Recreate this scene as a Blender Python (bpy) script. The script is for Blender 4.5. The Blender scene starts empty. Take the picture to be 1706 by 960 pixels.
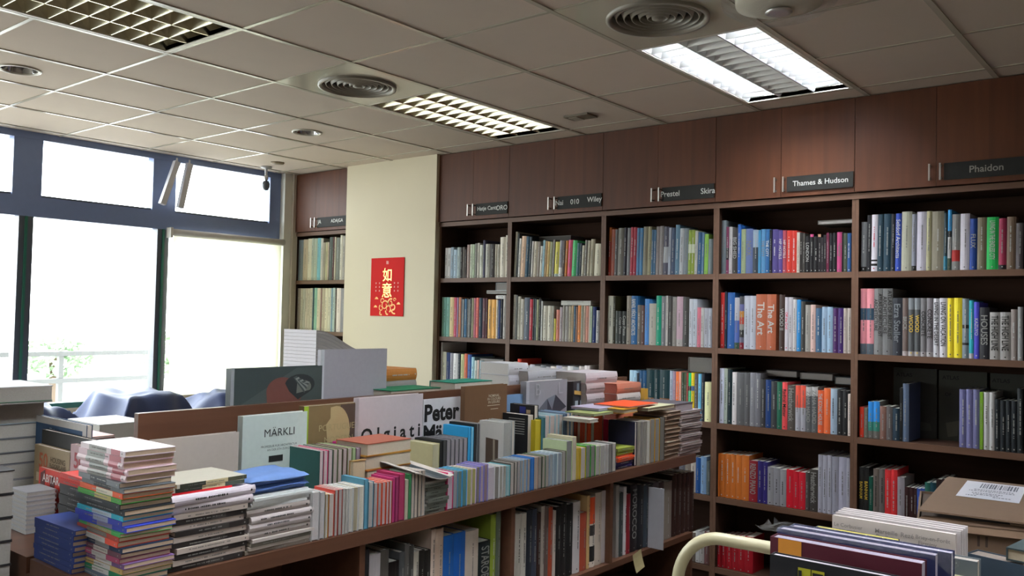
import bpy, math, random, re
from mathutils import Matrix, Vector
random.seed(7)
sc = bpy.context.scene
COL = sc.collection
PI = math.pi
# ---------------- camera
cd = bpy.data.cameras.new('camera'); cam = bpy.data.objects.new('camera', cd); COL.objects.link(cam)
cd.sensor_width = 36.0; cd.lens = 1452.69 / 1706 * 36.0; cd.clip_start = .05; cd.clip_end = 300
_R = [[0.776066, -0.630635, 0.004542], [0.630302, 0.775376, -0.038881], [0.020998, 0.033037, 0.999234]]
cam.matrix_world = Matrix(((_R[0][0], _R[0][2], -_R[0][1], 1.4353), (_R[1][0], _R[1][2], -_R[1][1], -4.5169), (_R[2][0], _R[2][2], -_R[2][1], 1.5141), (0, 0, 0, 1)))
sc.camera = cam
# ---------------- daylight and exposure
SKY = 12.0; TUBE = 230.0; LAMP = 9.0; EXPOSURE = 0.0
w = bpy.data.worlds.new('sky'); sc.world = w; w.use_nodes = True
bg = w.node_tree.nodes['Background']; bg.inputs[0].default_value = (.93, .97, 1, 1); bg.inputs[1].default_value = SKY
sc.view_settings.view_transform = 'Standard'; sc.view_settings.look = 'None'
sc.view_settings.gamma = 1; sc.view_settings.use_curve_mapping = False; sc.view_settings.exposure = EXPOSURE
XW = -4.92                                   # inner face of the window wall
WINY = [(-8.0, -7.0), (-7.0, -6.0), (-6.0, -5.0), (-5.0, -4.0), (-4.0, -3.0), (-3.0, -2.0), (-2.0, -1.0), (-1.0, .06)]
for i, (a, b) in enumerate([(-8, -4), (-4, .06)]):
    l = bpy.data.lights.new('window_portal', 'AREA'); l.shape = 'RECTANGLE'; l.size = 1.9; l.size_y = b - a
    l.cycles.is_portal = True
    o = bpy.data.objects.new('window_portal', l); COL.objects.link(o)
    o.location = (XW - .12, (a + b) / 2, 1.75); o.rotation_euler = (0, -PI / 2, 0)
# ---------------- helpers
def lin(c): return c / 12.92 if c <= .04045 else ((c + .055) / 1.055) ** 2.4
def rgb(h, k=1.0): return tuple(min(.8, lin(int(h[i:i + 2], 16) / 255) * k) for i in (0, 2, 4)) + (1,)
MATS = {}
def mat(key, col, rough=.5, metal=0, var=.06, scale=30, spec=.5, bump=0, coat=0):
    if key in MATS: return MATS[key]
    m = bpy.data.materials.new(key); m.use_nodes = True; nt = m.node_tree; b = nt.nodes['Principled BSDF']
    b.inputs['Roughness'].default_value = rough; b.inputs['Metallic'].default_value = metal
    b.inputs['Specular IOR Level'].default_value = spec; b.inputs['Coat Weight'].default_value = coat
    tc = nt.nodes.new('ShaderNodeTexCoord'); n = nt.nodes.new('ShaderNodeTexNoise'); n.inputs['Scale'].default_value = scale
    nt.links.new(tc.outputs['Object'], n.inputs['Vector'])
    r = nt.nodes.new('ShaderNodeMix'); r.data_type = 'RGBA'
    r.inputs[6].default_value = tuple(c * (1 - var) for c in col[:3]) + (1,); r.inputs[7].default_value = tuple(min(1, c * (1 + var)) for c in col[:3]) + (1,)
    nt.links.new(n.outputs[0], r.inputs[0]); nt.links.new(r.outputs[2], b.inputs['Base Color'])
    if bump:
        bp = nt.nodes.new('ShaderNodeBump'); bp.inputs['Strength'].default_value = bump; bp.inputs['Distance'].default_value = .01
        nt.links.new(n.outputs[0], bp.inputs['Height']); nt.links.new(bp.outputs[0], b.inputs['Normal'])
    MATS[key] = m; return m
def wood(key, a, b_, rough=.35, axis='Z', scale=1.0, planks=0):
    """wood veneer: grain stretched along one axis, with veneer strips of slightly different tone"""
    if key in MATS: return MATS[key]
    m = bpy.data.materials.new(key); m.use_nodes = True; nt = m.node_tree; N = nt.nodes; L = nt.links; b = N['Principled BSDF']
    b.inputs['Roughness'].default_value = rough; b.inputs['Specular IOR Level'].default_value = .3
    tc = N.new('ShaderNodeTexCoord'); mp = N.new('ShaderNodeMapping'); L.new(tc.outputs['Object'], mp.inputs['Vector'])
    s = {'Z': (14, 14, .8), 'Y': (14, .8, 14), 'X': (.8, 14, 14)}[axis]; mp.inputs['Scale'].default_value = tuple(v * scale for v in s)
    n = N.new('ShaderNodeTexNoise'); n.inputs['Scale'].default_value = 2.2; n.inputs['Detail'].default_value = 6; L.new(mp.outputs[0], n.inputs['Vector'])
    r = N.new('ShaderNodeMix'); r.data_type = 'RGBA'; r.inputs[6].default_value = a; r.inputs[7].default_value = b_
    L.new(n.outputs[0], r.inputs[0]); out = r.outputs[2]
    if planks:
        sep = N.new('ShaderNodeSeparateXYZ'); L.new(tc.outputs['Object'], sep.inputs[0])
        mu = N.new('ShaderNodeMath'); mu.operation = 'MULTIPLY'; mu.inputs[1].default_value = planks; L.new(sep.outputs[0], mu.inputs[0])
        fl = N.new('ShaderNodeMath'); fl.operation = 'FLOOR'; L.new(mu.outputs[0], fl.inputs[0])
        wn = N.new('ShaderNodeTexWhiteNoise'); wn.noise_dimensions = '1D'; L.new(fl.outputs[0], wn.inputs['W'])
        mr = N.new('ShaderNodeMapRange'); mr.inputs[3].default_value = .78; mr.inputs[4].default_value = 1.12; L.new(wn.outputs[0], mr.inputs[0])
        hs = N.new('ShaderNodeHueSaturation'); L.new(mr.outputs[0], hs.inputs['Value']); L.new(out, hs.inputs['Color']); out = hs.outputs[0]
    if key == 'carcass_veneer': b.inputs['Specular IOR Level'].default_value = .08; b.inputs['Roughness'].default_value = .8
    L.new(out, b.inputs['Base Color']); MATS[key] = m; return m
def emis(key, col, s):
    m = bpy.data.materials.new(key); m.use_nodes = True; b = m.node_tree.nodes['Principled BSDF']
    b.inputs['Emission Color'].default_value = col; b.inputs['Emission Strength'].default_value = s; b.inputs['Base Color'].default_value = (.9, .9, .9, 1)
    MATS[key] = m; return m
def cmat(h, k=1.0): return mat('paper_%s_%g' % (h, k), rgb(h, k), rough=.5, var=.05, scale=60, spec=.28)
def pmat(h, k=1.0): return mat('pages_%s_%g' % (h, k), rgb(h, k), rough=.8, var=.10, scale=220)
class MB:
    """collects shapes, builds ONE mesh object"""
    def __init__(s): s.v = []; s.f = []; s.m = []; s.mats = []
    def mi(s, m):
        if m not in s.mats: s.mats.append(m)
        return s.mats.index(m)
    def quad(s, pts, m):
        n = len(s.v); s.v += [tuple(p) for p in pts]; s.f.append(tuple(range(n, n + len(pts)))); s.m.append(s.mi(m))
    def box(s, x0, x1, y0, y1, z0, z1, m):
        n = len(s.v); s.v += [(x, y, z) for z in (z0, z1) for y in (y0, y1) for x in (x0, x1)]
        for f in ((0, 2, 3, 1), (4, 5, 7, 6), (0, 1, 5, 4), (2, 6, 7, 3), (0, 4, 6, 2), (1, 3, 7, 5)):
            s.f.append(tuple(n + i for i in f)); s.m.append(s.mi(m))
        return s
    def bar(s, p, q, r, m, seg=8, r2=None):
        p = Vector(p); q = Vector(q); d = (q - p).normalized(); a = d.orthogonal().normalized(); b = d.cross(a); n = len(s.v)
        for c, rr in ((p, r), (q, r if r2 is None else r2)):
            for k in range(seg):
                t = 2 * PI * k / seg; s.v.append(tuple(c + (a * math.cos(t) + b * math.sin(t)) * rr))
        for k in range(seg):
            s.f.append((n + k, n + (k + 1) % seg, n + seg + (k + 1) % seg, n + seg + k)); s.m.append(s.mi(m))
        s.f.append(tuple(n + k for k in range(seg))[::-1]); s.m.append(s.mi(m)); s.f.append(tuple(n + seg + k for k in range(seg))); s.m.append(s.mi(m))
        return s
    def lathe(s, prof, m, seg=32, c=(0, 0, 0), closed=False):
        n = len(s.v); P = len(prof)
        for k in range(seg):
            t = 2 * PI * k / seg
            for r, z in prof: s.v.append((c[0] + r * math.cos(t), c[1] + r * math.sin(t), c[2] + z))
        for k in range(seg):
            k2 = (k + 1) % seg
            for j in range(P if closed else P - 1):
                j2 = (j + 1) % P
                s.f.append((n + k * P + j, n + k2 * P + j, n + k2 * P + j2, n + k * P + j2)); s.m.append(s.mi(m))
        return s
    def prism(s, pts, h, m, axis='z', base=0):
        """2D outline pts extruded from base to base+h"""
        n = len(s.v); k = len(pts)
        for z in (base, base + h):
            for a, b in pts: s.v.append({'z': (a, b, z), 'y': (a, z, b), 'x': (z, a, b)}[axis])
        s.f.append(tuple(range(n, n + k))[::-1]); s.m.append(s.mi(m)); s.f.append(tuple(range(n + k, n + 2 * k))); s.m.append(s.mi(m))
        for i in range(k):
            j = (i + 1) % k; s.f.append((n + i, n + j, n + k + j, n + k + i)); s.m.append(s.mi(m))
        return s
    def build(s, name, parent=None, smooth=False):
        me = bpy.data.meshes.new(name); me.from_pydata(s.v, [], s.f)
        for m in s.mats: me.materials.append(m)
        me.polygons.foreach_set('material_index', s.m)
        if smooth: me.polygons.foreach_set('use_smooth', [True] * len(s.f))
        me.update(); o = bpy.data.objects.new(name, me); COL.objects.link(o)
        if parent: o.parent = parent
        return o
def tag(o, label=None, cat=None, group=None, kind=None):
    if label: o['label'] = label
    if cat: o['category'] = cat
    if group: o['group'] = group
    if kind: o['kind'] = kind
    return o
def empty(name, loc=(0, 0, 0), label=None, cat=None, group=None):
    o = bpy.data.objects.new(name, None); COL.objects.link(o); o.location = loc; o.empty_display_size = .05
    return tag(o, label, cat, group)
def struct(o): o['kind'] = 'structure'; return o
def copy_tree(o, parent=None):
    c = o.copy(); COL.objects.link(c); c.parent = parent
    for ch in list(o.children): copy_tree(ch, c)
    return c
TXT = {}
def text_mesh(s, bold=0):
    k = (s, bold)
    if k not in TXT:
        cu = bpy.data.curves.new('t', 'FONT'); cu.body = s; cu.size = 1; cu.align_x = 'CENTER'; cu.align_y = 'CENTER'; cu.resolution_u = 3; cu.offset = bold
        ob = bpy.data.objects.new('t', cu); COL.objects.link(ob); bpy.context.view_layer.update()
        me = bpy.data.meshes.new_from_object(ob); bpy.data.objects.remove(ob)
        xs = [v.co.x for v in me.vertices]; ys = [v.co.y for v in me.vertices]
        TXT[k] = ([tuple(v.co) for v in me.vertices], [tuple(p.vertices) for p in me.polygons], max(xs) - min(xs), max(ys) - min(ys), (max(xs) + min(xs)) / 2, (max(ys) + min(ys)) / 2)
        bpy.data.meshes.remove(me)
    return TXT[k]
def put_text(mb, s, c, right, up, hmax, wmax, m, bold=0.0, exact=False, squeeze=1.0):
    """letters laid flat in the plane through c, at most hmax high and wmax long"""
    V, F, w_, h_, cx, cy = text_mesh(s, bold)
    k = min(hmax / max(.72, h_ if exact else .72), wmax / w_); ku = min(hmax / .72, k * squeeze) if squeeze > 1 else k; c = Vector(c); right = Vector(right); up = Vector(up); n = len(mb.v)
    for v in V: mb.v.append(tuple(c + right * ((v[0] - cx) * k) + up * ((v[1] - cy) * ku)))
    for f in F: mb.f.append(tuple(n + i for i in f)); mb.m.append(mb.mi(m))
def dashes(mb, c, right, up, h, L, m, rnd):
    """a line of lettering too small to read: short strokes of uneven width"""
    c = Vector(c); right = Vector(right); up = Vector(up); x = -L / 2
    while x < L / 2:
        wd = h * rnd.uniform(.35, .8)
        if rnd.random() > .16:
            a = c + right * x; hh = h * rnd.choice((.5, .5, .42, .36))
            mb.quad([a - up * hh, a + right * wd - up * hh, a + right * wd + up * hh, a + up * hh], m)
        x += wd + h * .22
# ---------------- room shell
white_paint = mat('ceiling_tile', rgb('C0B2A4'), .9, var=.03, scale=8)
grid_paint = mat('grid_paint', rgb('B4AE9E'), .24, var=.02, spec=.8)
cream = mat('cream_paint', rgb('D2C8AE'), .7, var=.03, scale=3)
blue_frame = mat('blue_frame', rgb('7686AC'), .35, var=.05)  # bluish frame, lightened so the colour carries the window glare
green_frame = mat('green_frame', rgb('2C6C5A'), .35, var=.05)
dark_frame = mat('dark_frame', rgb('50565E'), .35, var=.05)
alu = mat('aluminium', rgb('C8C8C8'), .32, 1, var=.03)
mirror = mat('louver_mirror', rgb('DAD4BC'), .24, 1, var=.02)
WD_door = wood('door_veneer', rgb('4E2C1A'), rgb('683A22'), .5, 'Z', 1, 4.3)
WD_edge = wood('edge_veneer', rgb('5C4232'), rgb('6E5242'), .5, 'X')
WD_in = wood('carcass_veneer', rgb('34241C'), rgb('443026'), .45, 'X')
WD_isl = wood('display_veneer', rgb('4C3226'), rgb('6A4836'), .35, 'Y')
CH = 2.72
def simple(name, x0, x1, y0, y1, z0, z1, m): return struct(MB().box(x0, x1, y0, y1, z0, z1, m).build(name))
fl = mat('floor_tile', rgb('5C544C'), .35, var=.12, scale=2)
simple('floor', -5.05, 4.0, -8.1, .55, -.05, 0, fl)
simple('wall_back', -5.05, 4.0, .52, .62, 0, 2.9, cream)
simple('wall_right', 4.0, 4.1, -8.1, .62, 0, 2.9, mat('right_wall', rgb('8A7A68'), .7))
simple('wall_rear', -5.05, 4.1, -8.2, -8.1, 0, 2.9, mat('rear_wall', rgb('A09888'), .7))
simple('trim_1', XW, XW + .06, .075, .20, 0, CH, mat('pillar_paint', rgb('F0ECDC'), .6, var=.02, scale=3))
simple('trim_2', XW + .06, XW + .085, .15, .20, 0, CH, mat('grey_trim', rgb('C4BAAA'), .5))
simple('wall_left', XW - .14, XW, -8.1, .62, 0, .80, cream)
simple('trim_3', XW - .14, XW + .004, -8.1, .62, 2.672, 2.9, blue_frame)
col_ = struct(MB().box(-4.13, -3.109, .15, .50, 0, CH, cream).build('trim_4'))
# ceiling: lay-in tiles, holes left for the recessed fittings
FIT = {(-1, 0), (-1, 1), (-4, 0), (-4, 1), (-4, 4), (-4, 5), (-1, 4), (-1, 5), (2, 4), (2, 5), (-1, 8), (-1, 9), (2, 8), (2, 9)}
VENT = {(-4, 2): .205, (-1, 2): .205}
DOWN = {(-6, 4): .088, (-6, 1): .088}
ce = MB()
def holed(x0, x1, y0, y1, r, z, m):
    cx, cy = (x0 + x1) / 2, (y0 + y1) / 2; n = 32; q = []
    for k in range(n):
        t = 2 * PI * k / n; c, s_ = math.cos(t), math.sin(t); f = .5 * (x1 - x0) / max(abs(c), abs(s_))
        q.append(((cx + r * c, cy + r * s_, z), (cx + f * c, cy + f * s_, z)))
    for k in range(n):
        a, b = q[k], q[(k + 1) % n]; ce.quad([a[0], b[0], b[1], a[1]], m)
plate = mat('vent_plate', rgb('BEB8A8'), .13, var=.05, scale=4)
for i in range(-9, 7):
    for j in range(-1, 14):
        x0, x1 = .6 * i, .6 * i + .6; y1 = -.6 * j; y0 = y1 - .6
        if (i, j) in FIT: continue
        x0 = max(x0, XW - .02); y1 = min(y1, .22)
        if x1 <= x0: continue
        if (i, j) in VENT: holed(x0, x1, y0, y1, VENT[(i, j)], CH - .004, plate)
        elif (i, j) in DOWN: holed(x0, x1, y0, y1, DOWN[(i, j)], CH, white_paint)
        else: ce.quad([(x0, y0, CH), (x0, y1, CH), (x1, y1, CH), (x1, y0, CH)], white_paint)
struct(ce.build('ceiling'))
g = MB()
for i in range(-8, 7): g.box(.6 * i - .012, .6 * i + .012, -8.1, .2, CH - .005, CH + .02, grid_paint)
for j in range(0, 14):
    for i in range(-9, 7):
        x0 = max(XW, .6 * i + .012); x1 = .6 * i + .588
        if (i, j) in FIT and (i, j - 1) in FIT and (j % 2 == 1): continue
        g.box(x0, x1, -.6 * j - .009, -.6 * j + .009, CH - .0035, CH + .02, grid_paint)
struct(g.build('trim_5'))
simple('ceiling_slab', -5.05, 4.0, -8.1, .62, 2.90, 2.95, mat('slab', rgb('4A4642'), .9))
# ---------------- windows
glass = bpy.data.materials.new('window_glass'); glass.use_nodes = True
nt = glass.node_tree; nt.nodes.clear(); o_ = nt.nodes.new('ShaderNodeOutputMaterial'); mx = nt.nodes.new('ShaderNodeMixShader'); tr = nt.nodes.new('ShaderNodeBsdfTransparent'); gl = nt.nodes.new('ShaderNodeBsdfGlossy')
fr = nt.nodes.new('ShaderNodeFresnel'); fr.inputs[0].default_value = 1.45; gl.inputs['Roughness'].default_value = .02; tr.inputs[0].default_value = (.95, .98, .97, 1)
nt.links.new(fr.outputs[0], mx.inputs[0]); nt.links.new(tr.outputs[0], mx.inputs[1]); nt.links.new(gl.outputs[0], mx.inputs[2]); nt.links.new(mx.outputs[0], o_.inputs[0])
for n_, (a, b) in enumerate(WINY[::-1]):
    m = MB(); x0, x1 = XW - .08, XW - .0
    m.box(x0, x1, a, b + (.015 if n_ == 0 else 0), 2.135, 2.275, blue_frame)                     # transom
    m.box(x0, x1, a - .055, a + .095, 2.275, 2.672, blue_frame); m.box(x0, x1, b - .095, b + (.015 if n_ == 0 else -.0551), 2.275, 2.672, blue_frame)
    m.box(x0, x1, a, b, .80, .84, green_frame)
    m.box(x0 - .0, x1, a - .045, a - .008, .80, 2.135, dark_frame); m.box(x0, x1 + .012, a - .008, a + .008, .80, 2.135, green_frame); m.box(x0, x1, a + .008, a + .05, .80, 2.135, dark_frame)
    if n_ == 0: m.box(x0, x1, b - .03, b + .015, .80, 2.135, green_frame)
    m.box(x0 + .02, x1 - .02, a + .095, b - .095, 2.275, 2.29, dark_frame)
    wo = struct(m.build('window_%d' % (n_ + 1)))
    p = MB(); p.quad([(XW - .045, a + .05, .84), (XW - .045, b - .045, .84), (XW - .045, b - .045, 2.135), (XW - .045, a + .05, 2.135)], glass)
    p.quad([(XW - .045, a + .09, 2.28), (XW - .045, b - .09, 2.28), (XW - .045, b - .09, 2.67), (XW - .045, a + .09, 2.67)], glass); p.build('pane', wo)
# outside
og = struct(MB().box(-60, -5.3, -60, 60, -3.2, -3.0, mat('outside_ground', rgb('B0AEA8'), .9)).build('ground'))
bal = mat('pale_rail', rgb('585A5A'), .5)
r_ = empty('balcony_railing', (-6.6, -3, -3), 'pale horizontal bar railing outside the windows', 'railing')
for z in (.62, .86, 1.10): MB().box(-.03, .03, -6, 7, 3 + z - .02, 3 + z + .02, bal).build('rail', r_)
for y in range(-6, 8, 2): MB().box(-.025, .025, y - .02, y + .02, 0, 4.12, bal).build('post', r_)
def leafy(name, c, r, n, label, seed):
    rn = random.Random(seed); m = MB(); gm = mat('leaf_green', rgb('90A888', 1), .7, var=.3); 
    for k in range(n):
        u, v, t = rn.gauss(0, 1), rn.gauss(0, 1), rn.gauss(0, 1); q = math.sqrt(u * u + v * v + t * t) or 1; s_ = rn.uniform(.55, 1)
        p = Vector((c[0] + r[0] * u / q * s_, c[1] + r[1] * v / q * s_, c[2] + r[2] * t / q * s_)); a = Vector((rn.uniform(-1, 1), rn.uniform(-1, 1), rn.uniform(-1, 1))).normalized(); b = a.orthogonal().normalized(); e = rn.uniform(.08, .16)
        m.quad([p - a * e, p - b * e * .6, p + a * e, p + b * e * .6], gm)
    rt = empty(name, (c[0], c[1], -3), label, 'tree'); ob = m.build('foliage', rt); ob.location = (-c[0], -c[1], 3)
    MB().bar((0, 0, 0), (0, 0, c[2] + 3), .14, mat('bark', rgb('5A4C3C'), .8)).build('trunk', rt)
leafy('leafy_tree', (-22, 5.6, .2), (.8, .9, .55), 500, 'pale green tree outside, left one beyond the railing', 1)
leafy('leafy_tree', (-21, 8.9, .25), (1.0, 1.5, .75), 900, 'pale green tree outside, right one beside the green mullion', 2)
# roller blind
bf = bpy.data.materials.new('blind_fabric'); bf.use_nodes = True; nt = bf.node_tree; b = nt.nodes['Principled BSDF']; b.inputs['Base Color'].default_value = rgb('E6DCC4'); b.inputs['Roughness'].default_value = .9
tl = nt.nodes.new('ShaderNodeBsdfTranslucent'); tl.inputs[0].default_value = rgb('F0E6CC'); mx = nt.nodes.new('ShaderNodeMixShader'); nz = nt.nodes.new('ShaderNodeTexNoise'); nz.inputs['Scale'].default_value = 90
ad = nt.nodes.new('ShaderNodeMath'); ad.operation = 'MULTIPLY_ADD'; ad.inputs[1].default_value = .1; ad.inputs[2].default_value = .35; nt.links.new(nz.outputs[0], ad.inputs[0]); nt.links.new(ad.outputs[0], mx.inputs[0])
nt.links.new(b.outputs[0], mx.inputs[1]); nt.links.new(tl.outputs[0], mx.inputs[2]); nt.links.new(mx.outputs[0], nt.nodes['Material Output'].inputs[0]); MATS['blind'] = bf
rb = empty('roller_blind', (XW + .05, -.44, 2.10), 'cream roller blind pulled down over the window beside the shelves', 'blind')
m = MB()
for k in range(24):
    y0, y1 = -.50 + k * 1.0 / 24, -.50 + (k + 1) * 1.0 / 24; f = lambda y: .004 * math.sin(y * 17)
    m.quad([(f(y0), y0, -1.25), (f(y1), y1, -1.25), (0, y1, 0), (0, y0, 0)], bf)
m.build('blind_fabric', rb, True)
MB().bar((0, -.52, .015), (0, .525, .015), .028, mat('blind_tube', rgb('D0CCC4'), .5), 16).build('roller', rb, True)
MB().box(-.035, .03, -.54, -.52, -.03, .05, mat('blind_bracket', rgb('D0CCC4'), .4)).build('bracket', rb)
MB().box(-.012, .012, -.50, .50, -1.28, -1.25, mat('blind_bar', rgb('D0C8B8'), .4)).build('bottom_bar', rb)
# window openers
wp = mat('opener_white', rgb('C8C8CC'), .35)
for k, (y0, dy, lb) in enumerate(((-.956, 0, 'white window opener arm left of the mullion near the ceiling'), (-.85, 0, 'white window opener arm right of the mullion, over bright glass'))):
    e = empty('window_opener', (XW + .09, y0, 2.66), lb, 'window opener')
    ob = MB().box(-.02, .02, -.022, .022, -.36, 0, wp).build('arm', e); ob.rotation_euler = (-.31 if k == 0 else -.19, 0, 0)
    MB().bar((0, 0, -.01), (0, 0, .03), .007, alu).build('hinge', e); 
# camera on ceiling bracket
e = empty('security_camera', (-4.72, -.22, CH), 'small white dome camera hanging from ceiling in front of window', 'camera')
MB().lathe([(0, 0), (.045, 0), (.045, -.012), (.012, -.018), (.010, -.07), (0, -.07)], wp, 20).build('mount', e, True)
MB().lathe([(0, -.068), (.015, -.075), (.018, -.10), (.012, -.115), (0, -.12)], alu, 16).build('joint', e, True)
MB().lathe([(0, -.115), (.022, -.122), (.032, -.145), (.030, -.17), (.018, -.195), (0, -.20)], mat('camera_grey', rgb('50565E'), .3), 20).build('lens_housing', e, True)
# ---------------- ceiling fittings
def fitting(x0, y1, lit, label):
    e = empty('louver_light', (x0 + .3, y1 - .6, CH), label, 'ceiling light', 'louvered ceiling lights')
    m = MB(); wf = mat('fitting_white', rgb('D8D4C8'), .4)
    for a in ((-.288, -.27, -.59, .59), (.27, .288, -.59, .59), (-.27, .27, -.59, -.572), (-.27, .27, .572, .59)): m.box(a[0], a[1], a[2], a[3], -.004, .02, wf)
    m.build('frame', e)
    h = MB(); hm = mat('housing_mirror', rgb('A8A6A0'), .25, 1)
    h.quad([(-.27, -.572, .11), (.27, -.572, .11), (.27, .572, .11), (-.27, .572, .11)], hm)
    for a, b in (((-.27, -.572), (.27, -.572)), ((.27, -.572), (.27, .572)), ((.27, .572), (-.27, .572)), ((-.27, .572), (-.27, -.572))):
        h.quad([(a[0], a[1], 0), (b[0], b[1], 0), (b[0], b[1], .11), (a[0], a[1], .11)], hm)
    h.build('housing', e)
    l = MB(); n = 13
    for k in range(1, n):
        y = -.572 + 1.144 * k / n
        for c in range(3):
            xa = -.27 + .18 * c; xb = xa + .18
            # parabolic cross blade: thin edge below, thick above
            S = 4
            for t in range(S):
                xx0, xx1 = xa + (xb - xa) * t / S, xa + (xb - xa) * (t + 1) / S
                d0 = .002 + .020 * (abs((t / S) - .5) * 2) ** 1.5 * 0 + 0; 
                l.quad([(xx0, y - .002, .0), (xx1, y - .002, .0), (xx1, y - .017, .052), (xx0, y - .017, .052)], mirror)
                l.quad([(xx0, y + .002, .0), (xx0, y + .017, .052), (xx1, y + .017, .052), (xx1, y + .002, .0)], mirror)
            l.quad([(xa, y - .002, 0), (xa, y + .002, 0), (xb, y + .002, 0), (xb, y - .002, 0)], mirror)
    for xx in (-.27, -.09, .09, .27):
        for sg in (-1, 1):
            l.quad([(xx + sg * .003, -.572, 0), (xx + sg * .022, -.572, .06), (xx + sg * .022, .572, .06), (xx + sg * .003, .572, 0)], mirror)
        l.quad([(xx - .003, -.572, 0), (xx + .003, -.572, 0), (xx + .003, .572, 0), (xx - .003, .572, 0)], mirror)
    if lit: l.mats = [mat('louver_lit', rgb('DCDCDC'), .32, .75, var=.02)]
    l.build('louver', e)
    for c in range(3):
        on = lit and c != 1
        mt = MATS.get('tube_on') or emis('tube_on', (.86, .93, 1, 1), TUBE)
        if not on: mt = mat('tube_off', rgb('B8B8B4'), .3)
        x = -.18 + .18 * c
        MB().bar((x, -.56, .078), (x, .56, .078), .013, mt, 10).build('tube', e, True)
    if lit:
        l = bpy.data.lights.new('tube_light', 'AREA'); l.shape = 'RECTANGLE'; l.size = .5; l.size_y = 1.1; l.energy = LAMP * (1.5 if (x0, y1) == (-.6, 0) else 1); l.color = (.96, .98, 1.0); l.spread = math.radians(125)
        lo = bpy.data.objects.new('tube_light', l); COL.objects.link(lo); lo.parent = e; lo.location = (0, 0, -.006)
    return e
fitting(-.6, -2.4, True, 'lit ceiling light above the front of the display unit, out of view')
fitting(1.2, -2.4, True, 'lit ceiling light above the trolley, out of view')
fitting(-.6, -4.8, True, 'lit ceiling light behind the viewer, nearer the windows')
fitting(1.2, -4.8, True, 'lit ceiling light behind the viewer, on the right')
fitting(-.6, 0, True, 'lit louvered fluorescent ceiling light, two bright tubes')
fitting(-2.4, 0, False, 'unlit louvered ceiling light beside the round vent with red reflection')
fitting(-2.4, -2.4, False, 'unlit louvered ceiling light at top left, mirroring the shelves')
vm = mat('vent_grey', rgb('8E887C'), .4); vd = mat('vent_dark', rgb('1A1816'), .8)
def vent(x, y, label):
    e = empty('air_vent', (x, y, CH - .004), label, 'air vent', 'round ceiling air vents')
    MB().lathe([(.205, .0), (.205, -.012), (.19, -.014), (.182, .0), (.182, .06)], vm, 48).build('rim', e, True)
    for k in range(5):
        r = .165 - .031 * k; MB().lathe([(r + .013, .03), (r, -.004), (r - .004, -.004), (r + .008, .03)], vm, 40).build('ring', e, True)
    MB().lathe([(0, -.008), (.022, -.006), (.03, .02), (0, .03)], vm, 24).build('hub', e, True)
    MB().lathe([(0, .06), (.19, .06)], vd, 32).build('duct', e)
vent(-2.1, -1.5, 'round ceiling vent beside the unlit louvered light, smaller in view')
vent(-.3, -1.5, 'round ceiling vent beside the lit light, larger in view')
def downlight(x, y, label):
    e = empty('downlight', (x, y, CH), label, 'downlight', 'recessed round downlights')
    MB().lathe([(.10, 0), (.10, -.006), (.088, -.008), (.084, 0)], grid_paint, 32).build('rim', e, True)
    MB().lathe([(.086, 0), (.075, .05), (.05, .09), (0, .10)], mat('reflector', rgb('C8C8CC'), .10, 1), 32).build('reflector', e, True)
    MB().lathe([(0, .02), (.02, .025), (.028, .05), (.02, .08), (0, .085)], mat('bulb', rgb('C8C8C8'), .2), 16).build('bulb', e, True)
downlight(-3.3, -2.7, 'recessed chrome downlight at the far left of the ceiling')
downlight(-3.3, -.9, 'recessed chrome downlight left of the round vent')
e = empty('ceiling_speaker', (-4.47, -.29, CH), 'tiny brown round ceiling fitting near the window corner', 'ceiling fitting')
MB().lathe([(0, 0), (.055, 0), (.05, -.012), (.02, -.016), (0, -.016)], mat('brown_plastic', rgb('8A7860'), .5), 24).build('grille', e, True)
e = empty('access_plate', (-1.52, -.27, CH), 'small square brown ceiling grille right of the unlit light', 'ceiling grille')
MB().box(-.085, .085, -.055, .055, -.012, 0, mat('brown_plate', rgb('6C6252'), .5)).build('plate', e)
mm_ = MB()
for k in range(6): mm_.box(-.06, .0, -.04 + k * .015, -.032 + k * .015, -.016, -.012, mat('brown_slat', rgb('8A8070'), .5))
mm_.build('slats', e)
# bagged cassette at the top edge of view
film = bpy.data.materials.new('clear_film'); film.use_nodes = True; nt = film.node_tree; nt.nodes.clear(); o_ = nt.nodes.new('ShaderNodeOutputMaterial'); mx = nt.nodes.new('ShaderNodeMixShader'); tr = nt.nodes.new('ShaderNodeBsdfTransparent'); gl = nt.nodes.new('ShaderNodeBsdfGlossy')
gl.inputs['Roughness'].default_value = .15; nz = nt.nodes.new('ShaderNodeTexNoise'); nz.inputs['Scale'].default_value = 45; bp = nt.nodes.new('ShaderNodeBump'); bp.inputs['Strength'].default_value = .9; bp.inputs['Distance'].default_value = .02
nt.links.new(nz.outputs[0], bp.inputs['Height']); nt.links.new(bp.outputs[0], gl.inputs['Normal']); mx.inputs[0].default_value = .15
nt.links.new(tr.outputs[0], mx.inputs[1]); nt.links.new(gl.outputs[0], mx.inputs[2]); nt.links.new(mx.outputs[0], o_.inputs[0]); MATS['film'] = film
e = empty('smoke_detector', (.17, -1.43, CH), 'white round ceiling fitting under wrinkled plastic at the top edge', 'ceiling fitting')
MB().lathe([(0, 0), (.16, 0), (.155, -.03), (.10, -.045), (.04, -.05), (0, -.05)], mat('fit_white', rgb('C0BCA8'), .4), 32).build('body', e, True)
MB().lathe([(.045, -.052), (.05, -.06), (.03, -.065), (0, -.065)], alu, 24).build('cap', e, True)
rn = random.Random(3); MB().lathe([(.21, -.002), (.205, -.03), (.16, -.06), (.08, -.075), (0, -.078)], film, 28).build('plastic_wrap', e)
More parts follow.
